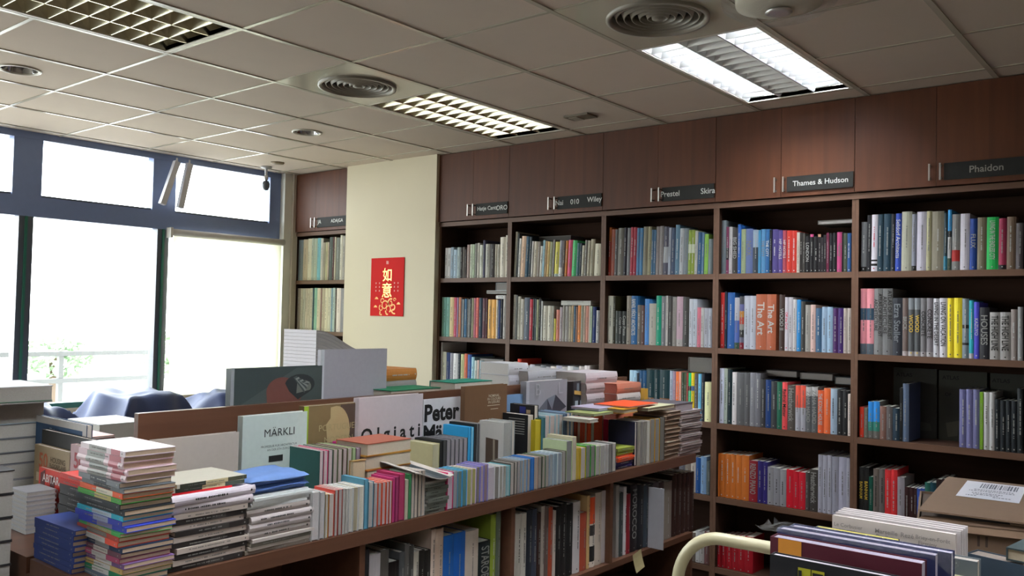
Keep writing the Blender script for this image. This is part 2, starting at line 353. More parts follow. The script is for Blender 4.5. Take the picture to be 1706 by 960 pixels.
# ---------------- bookcases along the wall
YF = .20
BAYX = [(-4.86, -4.15), (-3.109, -2.429), (-2.429, -1.647), (-1.647, -.861), (-.861, -.064), (-.064, .735), (.735, 1.53)]
MIDX = [-4.565, -2.766, -2.037, -1.247, -.4655, .3354, 1.13]
ZSH = [.09, .4947, .9205, 1.357, 1.791]
steel = mat('brushed_steel', rgb('B4B0AA'), .35, .8)
signm = mat('sign_black', rgb('282826'), .6, spec=.2); signw = mat('sign_lettering', rgb('C8C8C4'), .5); signg = mat('sign_lettering_grey', rgb('8C8880'), .5)
SIGN = [[('JA', -4.50, signw), ('ADA|GA', -4.27, signw)], [('Hatje Cantz', -2.617, signw), ('ORO', -2.485, signw)], [('Nai', -1.985, signw), ('010', -1.86, signw), ('Wiley', -1.705, signw)],
        [('Prestel', -1.155, signw), ('Skira', -.905, signw)], [('Thames & Hudson', -.245, signw)], [('Phaidon', .56, signg)], []]
BL = ['narrow bookcase between the window and the cream column', 'bookcase bay standing directly right of the cream column', 'second bookcase bay to the right of the cream column',
      'bookcase bay behind the far end of the display unit', 'bookcase bay under the lit ceiling light', 'rightmost bookcase bay, behind the cardboard box', 'bookcase bay past the right edge of the picture']
for n_, (a, b) in enumerate(BAYX):
    e = empty('bookcase', ((a + b) / 2, YF, 0), BL[n_], 'bookcase', 'bookcases along the wall'); cx = (a + b) / 2
    A, Bx = a - cx, b - cx
    for x0, x1 in ((A, A + .018), (Bx - .018, Bx)):
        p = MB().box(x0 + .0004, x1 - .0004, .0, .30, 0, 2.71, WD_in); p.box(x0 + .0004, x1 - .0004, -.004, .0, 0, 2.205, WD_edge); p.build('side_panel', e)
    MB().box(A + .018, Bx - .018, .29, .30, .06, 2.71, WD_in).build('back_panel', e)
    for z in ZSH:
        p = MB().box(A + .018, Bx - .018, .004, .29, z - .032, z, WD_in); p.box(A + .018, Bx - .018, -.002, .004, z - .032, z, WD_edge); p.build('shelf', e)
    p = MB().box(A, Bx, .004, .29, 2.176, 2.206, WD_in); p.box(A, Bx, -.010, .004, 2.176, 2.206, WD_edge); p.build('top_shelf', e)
    MB().box(A + .018, Bx - .018, .02, .035, 0, .058, WD_in).build('plinth', e)
    mx_ = MIDX[n_] - cx
    for q, (x0, x1) in enumerate(((A + .0015, mx_ - .001), (mx_ + .001, Bx - .0015))):
        d = MB().box(x0, x1, -.022, -.002, 2.212, 2.714, WD_door).build('cabinet_door', e)
        hx = mx_ - .028 if q == 0 else mx_ + .022
        h = MB().box(hx - .004, hx + .004, -.050, -.044, 2.238, 2.322, steel); h.box(hx - .004, hx + .004, -.044, -.022, 2.244, 2.252, steel); h.box(hx - .004, hx + .004, -.044, -.022, 2.308, 2.316, steel)
        h.build('handle', d)
    if SIGN[n_]:
        s_ = MB().box(mx_ + .036, Bx - .006, -.030, -.0225, 2.238, 2.322, signm).build('sign_plate', e)
        t = MB()
        for tx, x, mt in SIGN[n_]: put_text(t, tx, (x - cx, -.0308, 2.281), (1, 0, 0), (0, 0, 1), .034, .30 if '&' in tx else .19 if len(tx) > 9 else .155, mt, .01)
        t.build('sign_lettering', s_)
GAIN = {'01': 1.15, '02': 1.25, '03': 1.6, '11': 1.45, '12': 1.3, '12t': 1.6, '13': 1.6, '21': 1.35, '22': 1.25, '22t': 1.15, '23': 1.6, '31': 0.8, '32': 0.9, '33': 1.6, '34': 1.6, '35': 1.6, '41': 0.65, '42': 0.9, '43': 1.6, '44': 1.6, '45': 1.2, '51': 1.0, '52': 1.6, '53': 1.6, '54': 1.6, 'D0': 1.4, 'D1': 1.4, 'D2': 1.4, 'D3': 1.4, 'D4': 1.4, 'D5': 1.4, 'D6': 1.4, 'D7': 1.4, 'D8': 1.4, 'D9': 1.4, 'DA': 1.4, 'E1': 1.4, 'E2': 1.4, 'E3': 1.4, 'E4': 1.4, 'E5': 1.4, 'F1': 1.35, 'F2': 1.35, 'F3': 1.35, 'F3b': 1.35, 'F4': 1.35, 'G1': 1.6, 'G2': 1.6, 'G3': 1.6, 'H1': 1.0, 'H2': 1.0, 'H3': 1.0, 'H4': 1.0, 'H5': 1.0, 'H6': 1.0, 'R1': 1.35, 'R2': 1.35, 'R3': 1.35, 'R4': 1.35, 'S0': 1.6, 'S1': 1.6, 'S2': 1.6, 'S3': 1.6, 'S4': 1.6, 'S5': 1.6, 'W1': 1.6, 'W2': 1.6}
BOOKS = r"""
01|S|-4857.4|220.0|1791.0|7.5|359|270|B89C7C|C8C0B4|||0|
01|S|-4848.7|220.0|1791.0|70|357|270|7A8488|C8C0B4|||0|
01|S|-4777.5|220.0|1791.0|61.4|359|270|B4A68C|C8C0B4|||0|
01|S|-4714.9|220.0|1791.0|53|364|270|C0BAA0|C8C0B4|||0|
01|S|-4660.7|220.0|1791.0|29.6|365|270|A0A898|C8C0B4|||0|
01|S|-4629.9|220.0|1791.0|44.7|363|270|A0A894|C8C0B4|||0|
01|S|-4584.1|220.0|1791.0|44.3|364|270|70A8B0|C8C0B4|||0|
01|S|-4538.6|220.0|1791.0|32.7|360|270|B8B4A8|C8C0B4|||0|
01|S|-4504.7|220.0|1791.0|32.5|322|252|908A78|C8C0B4|||0|
01|S|-4471.0|220.0|1791.0|28.6|324|252|A8A480|C8C0B4|||0|
01|S|-4441.2|220.0|1791.0|17.3|323|252|B0A090|C8C0B4|||0|
01|S|-4422.6|220.0|1791.0|43.1|365|270|4C5450|C8C0B4|||0|
01|S|-4378.4|220.0|1791.0|20.8|366|270|502C2C|C8C0B4|||0|
01|S|-4356.4|220.0|1791.0|20.7|365|270|B0A894|C8C0B4|||0|
01|S|-4334.4|220.0|1791.0|49.6|356|270|6C7068|C8C0B4|||0|
01|S|-4283.6|220.0|1791.0|31.3|376|270|C8C4B4|C8C0B4|||0|
01|S|-4251.1|220.0|1791.0|34.6|367|270|9C9890|C8C0B4|||0|
01|S|-4215.3|220.0|1791.0|27.3|342|267|B08474|C8C0B4|||0|
02|S|-4857.4|220.0|1357.0|8|367|270|A0A498|C8C0B4|||0|
02|S|-4848.2|220.0|1357.0|50.3|367|270|84786C|C8C0B4|||0|
02|S|-4796.7|220.0|1357.0|30.3|366|270|B8B4A0|C8C0B4|||0|
02|S|-4765.2|220.0|1357.0|34|366|270|AAA898|C8C0B4|||0|
02|S|-4730.0|220.0|1357.0|33.8|366|270|B4AA98|C8C0B4|||0|
02|S|-4695.0|220.0|1357.0|29.7|366|270|B8B09C|C8C0B4|||0|
02|S|-4664.1|220.0|1357.0|37.2|368|270|B8B09C|C8C0B4|||0|
02|S|-4625.7|220.0|1357.0|14.1|368|270|3C5460|C8C0B4|||0|
02|S|-4610.3|220.0|1357.0|40.7|370|270|84AC98|C8C0B4|||0|
02|S|-4568.5|220.0|1357.0|44.2|368|270|C0B8A0|C8C0B4|||0|
02|S|-4523.1|220.0|1357.0|17.6|368|270|90746C|C8C0B4|||0|
02|S|-4504.3|220.0|1357.0|40|368|270|A89E88|C8C0B4|||0|
02|S|-4463.1|220.0|1357.0|39.7|367|270|C4BEA4|C8C0B4|||0|
02|S|-4422.3|220.0|1357.0|35.7|367|270|BCB8A0|C8C0B4|||0|
02|S|-4385.4|220.0|1357.0|24.5|367|270|7C94A0|C8C0B4|||0|
02|S|-4359.7|220.0|1357.0|28|369|270|A8B8B0|C8C0B4|||0|
02|S|-4330.4|220.0|1357.0|17|355|270|605C54|C8C0B4|||0|
02|S|-4312.2|220.0|1357.0|53|367|270|C8BEB4|C8C0B4|||0|
02|S|-4258.0|220.0|1357.0|66.8|364|270|78767A|C8C0B4|||0|
03|S|-4857.4|220.0|920.5|16.6|287|224|B05050|C8C0B4|||0|
03|S|-4839.6|220.0|920.5|51.5|289|225|A8A49C|C8C0B4|||0|
03|S|-4786.9|220.0|920.5|40.6|297|232|807C74|C8C0B4|||0|
03|S|-4745.1|220.0|920.5|30|298|233|78746C|C8C0B4|||0|
03|S|-4713.9|220.0|920.5|35|332|259|504C40|C8C0B4|||0|
03|S|-4677.8|220.0|920.5|29.6|333|260|B0A890|C8C0B4|||0|
03|S|-4646.9|220.0|920.5|34.6|289|226|40A09C|C8C0B4|||0|
03|S|-4611.2|220.0|920.5|19.1|290|226|A09080|C8C0B4|||0|
03|S|-4590.8|220.0|920.5|44.3|288|225|C4BCB0|C8C0B4|||0|
03|S|-4545.3|220.0|920.5|44|293|229|8C8478|C8C0B4|||0|
03|S|-4500.2|220.0|920.5|48.6|308|240|A0A0A0|C8C0B4|||0|
03|S|-4450.4|220.0|920.5|58|338|264|C8C0B0|C8C0B4|||0|
03|S|-4391.3|220.0|920.5|67.1|312|244|B0A8A0|C8C0B4|||0|
03|S|-4323.0|220.0|920.5|75.8|315|246|908880|C8C0B4|||0|
11|S|-3072.0|220.0|1791.0|27.7|228|178|D0D2C8|C8C0B4|||0|
11|S|-3043.1|220.0|1791.0|27.5|228|178|C8CCC4|C8C0B4|||0|
11|S|-3014.3|220.0|1791.0|29.7|231|180|8FA0AE|C8C0B4|||0|
11|S|-2983.5|220.0|1791.0|32.9|212|165|9DB0BE|C8C0B4|||0|
11|S|-2949.4|220.0|1791.0|32.6|228|178|93A0A0|C8C0B4|||0|
11|S|-2915.6|220.0|1791.0|22.9|227|177|24201F|C8C0B4|||0|
11|S|-2891.5|220.0|1791.0|18.3|228|178|5A5550|C8C0B4|||0|
11|S|-2871.9|220.0|1791.0|18.3|211|164|3A3432|C8C0B4|||0|
11|S|-2852.4|220.0|1791.0|32|244|190|8A7872|C8C0B4|||0|
11|S|-2819.2|220.0|1791.0|24.7|246|192|A6AE9C|C8C0B4|||0|
11|S|-2793.4|220.0|1791.0|18.5|245|191|9AA890|C8C0B4|||0|
11|S|-2773.6|220.0|1791.0|21.7|251|196|6A6A66|C8C0B4|||0|
11|S|-2750.7|220.0|1791.0|23.2|253|197|A8A49A|C8C0B4|||0|
11|S|-2726.3|220.0|1791.0|29.6|239|186|B4B6AA|C8C0B4|||0|
11|S|-2695.5|220.0|1791.0|20.3|271|211|3C3A4E|C8C0B4|||0|
11|S|-2674.1|220.0|1791.0|40.4|243|189|98968E|C8C0B4|||0|
11|S|-2632.4|220.0|1791.0|50.6|241|188|2A2422|C8C0B4|||0|
11|S|-2580.6|220.0|1791.0|18.2|238|185|9A9486|C8C0B4|||0|
11|S|-2561.2|220.0|1791.0|23.4|237|185|A4A094|C8C0B4|||0|
11|S|-2536.7|220.0|1791.0|49.6|287|224|B6B0A2|C8C0B4|||0|
11|S|-2485.8|220.0|1791.0|29.6|298|232|A8A294|C8C0B4|||0|
12|S|-3087.4|220.0|1357.0|12.1|293|228|8CB4A4|C8C0B4|||0|
12|S|-3074.1|220.0|1357.0|24.8|293|228|84B4A8|C8C0B4|||0|
12|S|-3048.1|220.0|1357.0|35|293|229|80B0A4|C8C0B4|||0|
12|S|-3011.9|220.0|1357.0|41|293|229|C8B488|C8C0B4|||0|
12|S|-2969.7|220.0|1357.0|32.7|291|227|B04860|C8C0B4|||0|
12|S|-2935.8|220.0|1357.0|11.8|291|227|807090|C8C0B4|||0|
12|S|-2922.8|220.0|1357.0|26.8|293|229|B07050|C8C0B4|||0|
12|S|-2894.8|220.0|1357.0|10|285|222|2A2C30|C8C0B4|||0|
12|S|-2883.6|220.0|1357.0|15.5|279|218|707070|C8C0B4|||0|
12|S|-2866.9|220.0|1357.0|29.3|281|219|386080|C8C0B4|||0|
12|S|-2836.4|220.0|1357.0|11|285|222|202020|C8C0B4|||0|
12|S|-2824.2|220.0|1357.0|14.2|279|218|6A6A68|C8C0B4|||0|
12|S|-2808.8|220.0|1357.0|12.5|285|223|1E1E1E|C8C0B4|||0|
12|S|-2795.1|220.0|1357.0|22.3|287|224|8C8A70|C8C0B4|||0|
12|S|-2771.6|220.0|1357.0|20.6|287|224|A86070|C8C0B4|||0|
12|S|-2749.8|220.0|1357.0|24.3|290|226|D06A60|C8C0B4|||0|
12|S|-2724.3|220.0|1357.0|33.8|288|224|283848|C8C0B4|||0|
12|S|-2689.3|220.0|1357.0|30.9|286|223|5A3840|C8C0B4|||0|
12|S|-2657.1|220.0|1357.0|17.4|286|223|402028|C8C0B4|||0|
12|S|-2638.5|220.0|1357.0|35.9|278|217|D8A464|C8C0B4|||0|
12|S|-2601.4|220.0|1357.0|40.8|278|217|D0984C|C8C0B4|||0|
12|S|-2559.4|220.0|1357.0|17.1|276|215|C0B8A8|C8C0B4|||0|
12|S|-2541.2|220.0|1357.0|19.6|274|214|2C4070|C8C0B4|||0|
12|S|-2520.4|220.0|1357.0|22.1|280|219|181824|C8C0B4|||0|
12|S|-2497.1|220.0|1357.0|32.3|308|240|A09C98|C8C0B4|||0|
12t|M|-2483.8|230.0|1640.0|25.1|89|200|C8C8C4|C8C0B4|||0|
13|S|-3087.4|220.0|920.5|11.8|392|270|C8D0CC|C8C0B4|||0|
13|S|-3074.4|220.0|920.5|39.2|323|252|C0BEA8|C8C0B4|||0|
13|S|-3034.0|220.0|920.5|36|320|250|24345C|C8C0B4|||0|
13|S|-2996.8|220.0|920.5|30.1|316|246|888890|C8C0B4|||0|
13|S|-2965.5|220.0|920.5|46.7|315|246|D0CCC0|C8C0B4|||0|
13|S|-2917.6|220.0|920.5|26.8|313|244|2A3038|C8C0B4|||0|
13|S|-2889.6|220.0|920.5|35|312|243|A8AC80|C8C0B4|||0|
13|S|-2853.4|220.0|920.5|29.2|318|248|D06048|C8C0B4|||0|
13|S|-2823.0|220.0|920.5|37.2|313|244|2C4C84|C8C0B4|||0|
13|S|-2784.6|220.0|920.5|28.8|296|231|8CB0C0|C8C0B4|||0|
13|S|-2754.6|220.0|920.5|28.6|273|213|A0A8A4|C8C0B4|||0|
13|S|-2724.8|220.0|920.5|15|276|215|B09890|C8C0B4|||0|
13|S|-2708.7|220.0|920.5|31|275|215|84949C|C8C0B4|||0|
13|S|-2676.4|220.0|920.5|17.5|248|194|989890|C8C0B4|||0|
13|S|-2657.8|220.0|920.5|20.1|221|173|A0A0A0|C8C0B4|||0|
13|S|-2636.5|220.0|920.5|25.3|249|194|A03050|C8C0B4|||0|
13|S|-2610.0|220.0|920.5|40.9|232|181|C8C8C0|C8C0B4|||0|
13|S|-2568.0|220.0|920.5|19.7|234|183|30342C|C8C0B4|||0|
13|S|-2547.1|220.0|920.5|30|259|202|C4CCC4|C8C0B4|||0|
13|S|-2515.9|220.0|920.5|32.3|261|203|C8D0C4|C8C0B4|||0|
13|S|-2482.4|220.0|920.5|27|274|214|484440|C8C0B4|||0|
21|S|-2407.4|220.0|1791.0|17.8|319|248|A5A090|C8C0B4|2.2||0|
21|S|-2388.4|220.0|1791.0|16.5|306|238|3E4244|C8C0B4|2.2||0|
21|S|-2370.8|220.0|1791.0|18.9|271|212|D6D0C6|C8C0B4|2.2||0|
21|S|-2350.6|220.0|1791.0|38.8|286|223|C4A890|C8C0B4|2.2||0|
21|S|-2310.7|220.0|1791.0|31|282|220|2E4A5C|C8C0B4|2.2||0|
21|S|-2278.5|220.0|1791.0|20|277|216|2A3238|C8C0B4|2.2||0|
21|S|-2257.3|220.0|1791.0|18.4|247|193|B4B0AC|C8C0B4|2.2||0|
21|S|-2237.6|220.0|1791.0|31.5|244|191|B0A898|C8C0B4|2.2||0|
21|S|-2204.9|220.0|1791.0|23.1|241|188|80766E|C8C0B4|2.2||0|
21|S|-2180.7|220.0|1791.0|20.5|211|165|B8B8B0|C8C0B4|2.2||0|
21|S|-2158.9|220.0|1791.0|15.6|251|196|80A0AC|C8C0B4|2.2||0|
21|S|-2142.1|220.0|1791.0|20.4|243|189|A08560|C8C0B4|2.2||0|
21|S|-2120.5|220.0|1791.0|17.9|240|187|C0A870|C8C0B4|2.2||0|
21|S|-2101.5|220.0|1791.0|24.9|237|185|8C8E70|C8C0B4|2.2||0|
21|S|-2075.3|220.0|1791.0|15.3|250|195|6E6A68|C8C0B4|2.2||0|
21|S|-2058.8|220.0|1791.0|36.4|235|184|C8C060|C8C0B4|2.2||0|=0:8:A8B8B0
21|S|-2021.2|220.0|1791.0|26.8|242|189|8C8C94|C8C0B4|2.2||0|=0:25:D0D0C8
21|S|-1993.2|220.0|1791.0|22|239|186|4A3A34|C8C0B4|2.2||0|
21|S|-1970.0|220.0|1791.0|18.7|240|187|B07030|C8C0B4|2.2||0|
21|S|-1950.2|220.0|1791.0|34.1|243|189|C05070|C8C0B4|2.2||0|
21|S|-1914.8|220.0|1791.0|35.2|239|187|48A868|C8C0B4|2.2||0|
21|S|-1878.4|220.0|1791.0|23.7|221|173|3C6068|C8C0B4|2.2||0|
21|S|-1853.5|220.0|1791.0|16.8|219|171|283038|C8C0B4|2.2||0|
21|S|-1835.5|220.0|1791.0|19|203|160|B0AC9C|C8C0B4|2.2||0|
21|S|-1815.3|220.0|1791.0|23.3|236|184|6A6660|C8C0B4|2.2||0|
21|S|-1790.8|220.0|1791.0|18.8|233|182|A8A290|C8C0B4|2.2||0|
21|S|-1770.8|220.0|1791.0|34.1|241|188|928C78|C8C0B4|2.2||0|
21|S|-1735.5|220.0|1791.0|53.4|210|164|B4B09C|C8C0B4|2.2||0|
22|S|-2407.4|220.0|1357.0|22.9|312|243|B4B0A4|C8C0B4|0.6||0|
22|S|-2383.3|220.0|1357.0|15.4|308|240|50504A|C8C0B4|0.6||0|
22|S|-2366.7|220.0|1357.0|26.4|300|234|B0AEA0|C8C0B4|0.6||0|
22|S|-2339.2|220.0|1357.0|28.7|282|220|B4B0A4|C8C0B4|0.6||0|
22|S|-2309.3|220.0|1357.0|48.2|292|228|545C68|C8C0B4|0.6||0|w@
22|S|-2259.8|220.0|1357.0|25.8|281|219|B03040|C8C0B4|0.6||0|
22|S|-2232.9|220.0|1357.0|18.3|285|222|20282C|C8C0B4|0.6||0|
22|S|-2213.4|220.0|1357.0|11|283|220|2C3C44|C8C0B4|0.6||0|
22|S|-2201.2|220.0|1357.0|18.2|279|218|9CA080|C8C0B4|0.6||0|
22|S|-2181.8|220.0|1357.0|20.5|285|222|1C1C1C|C8C0B4|0.6||0|
22|S|-2160.1|220.0|1357.0|13.2|269|210|A8AAA6|C8C0B4|0.6||0|
22|S|-2145.7|220.0|1357.0|39.4|237|185|B8B4A6|C8C0B4|0.6||0|
22|S|-2105.1|220.0|1357.0|36.7|237|185|B8B4A6|C8C0B4|0.6||0|
22|S|-2067.2|220.0|1357.0|16.7|236|184|8A8A80|C8C0B4|0.6||0|
22|S|-2049.3|220.0|1357.0|16.2|151|160|B8AC48|C8C0B4|0.6||0|
22|S|-2031.9|220.0|1357.0|26.8|211|165|C07868|C8C0B4|0.6||0|
22|S|-2003.9|220.0|1357.0|24.3|229|178|A09498|C8C0B4|0.6||0|
22|S|-1978.4|220.0|1357.0|17.3|240|187|8C8880|C8C0B4|0.6||0|
22|S|-1959.9|220.0|1357.0|31|237|185|8C8884|C8C0B4|0.6||0|
22|S|-1927.7|220.0|1357.0|19.4|237|185|9C9480|C8C0B4|0.6||0|
22|S|-1907.2|220.0|1357.0|17|241|188|A08868|C8C0B4|0.6||0|
22|S|-1889.0|220.0|1357.0|16.9|237|185|2E5068|C8C0B4|0.6||0|
22|S|-1870.9|220.0|1357.0|12.3|234|182|705040|C8C0B4|0.6||0|
22|S|-1857.3|220.0|1357.0|23.5|241|188|D08048|C8C0B4|0.6||0|
22|S|-1832.6|220.0|1357.0|21.2|240|187|808070|C8C0B4|0.6||0|
22|S|-1810.2|220.0|1357.0|16.6|240|187|A89080|C8C0B4|0.6||0|
22|S|-1792.4|220.0|1357.0|23.2|238|186|B07868|C8C0B4|0.6||0|
22|S|-1768.0|220.0|1357.0|9.8|238|186|A89C90|C8C0B4|0.6||0|
22|S|-1757.0|220.0|1357.0|14.2|238|186|90A088|C8C0B4|0.6||0|
22|S|-1741.6|220.0|1357.0|29.5|233|182|1C2C5C|C8C0B4|0.6||0|
22|S|-1710.9|220.0|1357.0|24.9|211|165|A8A8A8|C8C0B4|0.6||0|k@
22t|M|-1760.5|230.0|1599.6|14.5|237|200|B8B8B0|C8C0B4|||0|
22t|M|-1760.5|230.0|1614.7|14.5|237|200|B0B0A8|C8C0B4|||0|
23|S|-2392.8|220.0|920.5|34|282|220|A09890|C8C0B4|||0|
23|S|-2357.6|220.0|920.5|33.8|303|236|B03828|C8C0B4|||0|
23|S|-2322.6|220.0|920.5|38.4|258|201|C0C0B8|C8C0B4|||0|
23|S|-2283.0|220.0|920.5|33.2|260|203|B8B8B8|C8C0B4|||0|
23|S|-2248.6|220.0|920.5|42.7|270|210|A0A0A8|C8C0B4|||0|
23|S|-2204.7|220.0|920.5|47.1|261|203|989898|C8C0B4|||0|
23|S|-2156.4|220.0|920.5|46.6|271|211|606468|C8C0B4|||0|
23|S|-2108.6|220.0|920.5|36.7|261|204|8C8C90|C8C0B4|||0|
23|S|-2070.7|220.0|920.5|45.7|267|209|B8B0A8|C8C0B4|||0|
23|S|-2023.8|220.0|920.5|45.3|274|213|9090A0|C8C0B4|||0|
23|S|-1977.4|220.0|920.5|44.8|269|209|A09C98|C8C0B4|||0|
23|S|-1931.4|220.0|920.5|44.3|275|214|C8C4C0|C8C0B4|||0|
23|S|-1885.8|220.0|920.5|43.9|273|213|787C80|C8C0B4|||0|
23|S|-1840.7|220.0|920.5|43.4|279|218|A8A09C|C8C0B4|||0|
23|S|-1796.1|220.0|920.5|43|285|223|B8B0B0|C8C0B4|||0|
31|S|-1626.4|220.0|1791.0|19.3|312|243|B06028|C8C0B4|1||0|=0:70:A83C2C
31|S|-1605.9|220.0|1791.0|25.4|298|232|B87060|C8C0B4|1||0|
31|S|-1579.3|220.0|1791.0|20|297|232|707070|C8C0B4|1||0|
31|S|-1558.2|220.0|1791.0|43.4|304|237|7E7C74|C8C0B4|1||0|
31|S|-1513.5|220.0|1791.0|24.9|305|238|26222E|C8C0B4|1||0|
31|S|-1487.5|220.0|1791.0|23.1|302|236|8C8C90|C8C0B4|1||0|
31|S|-1463.1|220.0|1791.0|21|305|238|B04050|C8C0B4|1||0|
31|S|-1441.0|220.0|1791.0|21.9|304|237|A83848|C8C0B4|1||0|
31|S|-1417.9|220.0|1791.0|21.7|298|233|5080A8|C8C0B4|1||0|
31|S|-1394.9|220.0|1791.0|21.6|297|232|5084B0|C8C0B4|1||0|
31|S|-1372.1|220.0|1791.0|33.1|304|237|8A8672|C8C0B4|1||0|
31|S|-1337.9|220.0|1791.0|24.8|303|236|9C9878|C8C0B4|1||0|
31|S|-1311.8|220.0|1791.0|16.2|282|220|406480|C8C0B4|1||0|
31|S|-1294.4|220.0|1791.0|13.7|281|219|446888|C8C0B4|1||0|
31|S|-1279.5|220.0|1791.0|23.5|300|234|8E8684|C8C0B4|1||0|
31|S|-1254.8|220.0|1791.0|25.8|302|236|8E8886|C8C0B4|1||0|
31|S|-1227.9|220.0|1791.0|35.3|297|232|50505E|C8C0B4|1||0|=25:58:A8ACB0
31|S|-1191.3|220.0|1791.0|15.7|289|226|9AA0AC|C8C0B4|1||0|
31|S|-1174.4|220.0|1791.0|26.7|287|224|46546C|C8C0B4|1||0|
31|S|-1146.5|220.0|1791.0|28.4|304|237|5C7C90|C8C0B4|1||0|
31|S|-1116.8|220.0|1791.0|27.3|281|219|B4B8BC|C8C0B4|1||0|
31|S|-1088.3|220.0|1791.0|29.4|280|218|788288|C8C0B4|1||0|
31|S|-1057.7|220.0|1791.0|19.9|269|210|88A040|C8C0B4|1||0|=48:68:C8D0B0
31|S|-1036.6|220.0|1791.0|21.2|268|209|88983C|C8C0B4|1||0|=48:68:C8D0B0
31|S|-1014.2|220.0|1791.0|18.3|262|204|B0B0AC|C8C0B4|1||0|
31|S|-994.7|220.0|1791.0|26.5|252|197|2E5880|C8C0B4|1||0|
31|S|-967.1|220.0|1791.0|13.5|249|194|5A7894|C8C0B4|1||0|
31|S|-952.4|220.0|1791.0|25.3|240|187|88B850|C8C0B4|1||0|
31|S|-925.9|220.0|1791.0|30.5|209|163|788488|C8C0B4|1||0|
32|S|-1623.8|220.0|1357.0|41.4|305|238|C8C8B8|C8C0B4|||0|k@
32|S|-1581.2|220.0|1357.0|17.3|303|236|2C2A18|C8C0B4|||0|
32|S|-1562.7|220.0|1357.0|22.5|209|163|4A504C|C8C0B4|||0|
32|S|-1539.0|220.0|1357.0|25|207|161|2C2E2C|C8C0B4|||0|Copy Paste
32|S|-1512.8|220.0|1357.0|30|207|162|2C2E2C|C8C0B4|||0|Copy Paste
32|S|-1481.6|220.0|1357.0|32.3|305|238|8C8478|C8C0B4|||0|k@
32|S|-1448.1|220.0|1357.0|44.8|305|238|2C6090|C8C0B4|||1|RAFAEL VIÑOLY ARCHITECTS
32|S|-1402.1|220.0|1357.0|26.7|248|193|6C645C|C8C0B4|||0|
32|S|-1374.2|220.0|1357.0|24|246|192|5C403C|C8C0B4|||0|
32|S|-1349.0|220.0|1357.0|28.8|286|223|5088C8|C8C0B4|||0|
32|S|-1319.0|220.0|1357.0|48.4|258|201|A8A498|C8C0B4|||1|
32|S|-1269.4|220.0|1357.0|35.6|306|238|189070|C8C0B4|||0|
32|S|-1232.6|220.0|1357.0|30.5|303|237|74767A|C8C0B4|||0|
32|S|-1200.9|220.0|1357.0|15.7|306|238|ACA8A4|C8C0B4|||0|
32|S|-1183.9|220.0|1357.0|27.7|303|237|403E3C|C8C0B4|||0|
32|S|-1155.1|220.0|1357.0|25.1|299|233|8A8680|C8C0B4|||0|
32|S|-1128.7|220.0|1357.0|41.5|301|235|B89CA8|C8C0B4|||1|=0:14:A8A4A0
32|S|-1086.0|220.0|1357.0|42|299|233|3C3A38|C8C0B4|||1|
32|S|-1042.8|220.0|1357.0|21.2|287|224|C0C4CC|C8C0B4|||0|
32|S|-1020.5|220.0|1357.0|28.9|287|224|B4BAC4|C8C0B4|||0|
32|S|-990.4|220.0|1357.0|24.1|237|185|C87080|C8C0B4|||0|
32|S|-965.1|220.0|1357.0|19.4|235|183|B4B4B0|C8C0B4|||0|
32|S|-944.5|220.0|1357.0|26.1|233|182|A4A6B0|C8C0B4|||0|
32|S|-917.2|220.0|1357.0|23.7|233|182|B0B4C0|C8C0B4|||0|
33|S|-1452.6|220.0|920.5|29.5|274|214|90ACC0|C8C0B4|||0|
33|S|-1421.8|220.0|920.5|21.7|273|213|88A8C0|C8C0B4|||0|
33|S|-1399.0|220.0|920.5|16.5|259|202|202830|C8C0B4|||0|
33|S|-1381.2|220.0|920.5|24|276|215|1C4060|C8C0B4|||0|
33|S|-1356.0|220.0|920.5|23.8|277|216|1C4060|C8C0B4|||0|
33|S|-1331.0|220.0|920.5|53.4|284|221|10282C|C8C0B4|||1|=8:40:6C4828
33|S|-1276.4|220.0|920.5|38.1|286|223|10282C|C8C0B4|||0|
33|S|-1237.2|220.0|920.5|69|289|226|10282C|C8C0B4|||1|=8:40:6C4828
33|S|-1166.9|220.0|920.5|20.4|285|223|8890A0|C8C0B4|||0|
33|S|-1145.3|220.0|920.5|17.9|282|220|806878|C8C0B4|||0|
33|S|-1126.3|220.0|920.5|20.2|283|221|C06030|C8C0B4|||0|
33|S|-1104.9|220.0|920.5|15.3|284|222|C88070|C8C0B4|||0|
33|S|-1088.4|220.0|920.5|17.6|281|219|2C3828|C8C0B4|||0|
33|S|-1069.6|220.0|920.5|15.2|280|218|303C28|C8C0B4|||0|
33|S|-1053.2|220.0|920.5|10.5|281|219|7C3028|C8C0B4|||0|
33|S|-1041.5|220.0|920.5|17.4|280|219|18A068|C8C0B4|||0|=62:72:301818
33|S|-1022.9|220.0|920.5|19.6|282|220|D0A818|C8C0B4|||0|=62:72:2C4C80
33|S|-1002.1|220.0|920.5|24.1|280|218|484440|C8C0B4|||0|
33|S|-976.7|220.0|920.5|19.4|277|216|5C9CC8|C8C0B4|||0|
33|S|-956.1|220.0|920.5|19.3|280|219|1C2028|C8C0B4|||0|
33|S|-935.6|220.0|920.5|46.2|233|182|C8BC90|C8C0B4|||1|
34|S|-1096.8|220.0|494.7|38.2|189|160|505058|C8C0B4|||0|
34|S|-1057.4|220.0|494.7|37.9|200|160|706860|C8C0B4|||0|
34|S|-1018.3|220.0|494.7|31.1|198|160|A09890|C8C0B4|||0|
34|S|-986.1|220.0|494.7|30.8|208|162|1C4478|C8C0B4|||0|
34|S|-954.1|220.0|494.7|35.6|218|170|6C88A8|C8C0B4|||0|
34|S|-917.2|220.0|494.7|30.3|196|160|485050|C8C0B4|||0|
35|S|-1041.6|220.0|90.0|28.4|155|160|303030|C8C0B4|||0|
35|S|-1012.0|220.0|90.0|30.6|169|160|605850|C8C0B4|||0|
35|S|-980.1|220.0|90.0|25.5|185|160|A0A0A0|C8C0B4|||0|
35|S|-953.4|220.0|90.0|27.8|179|160|949090|C8C0B4|||0|
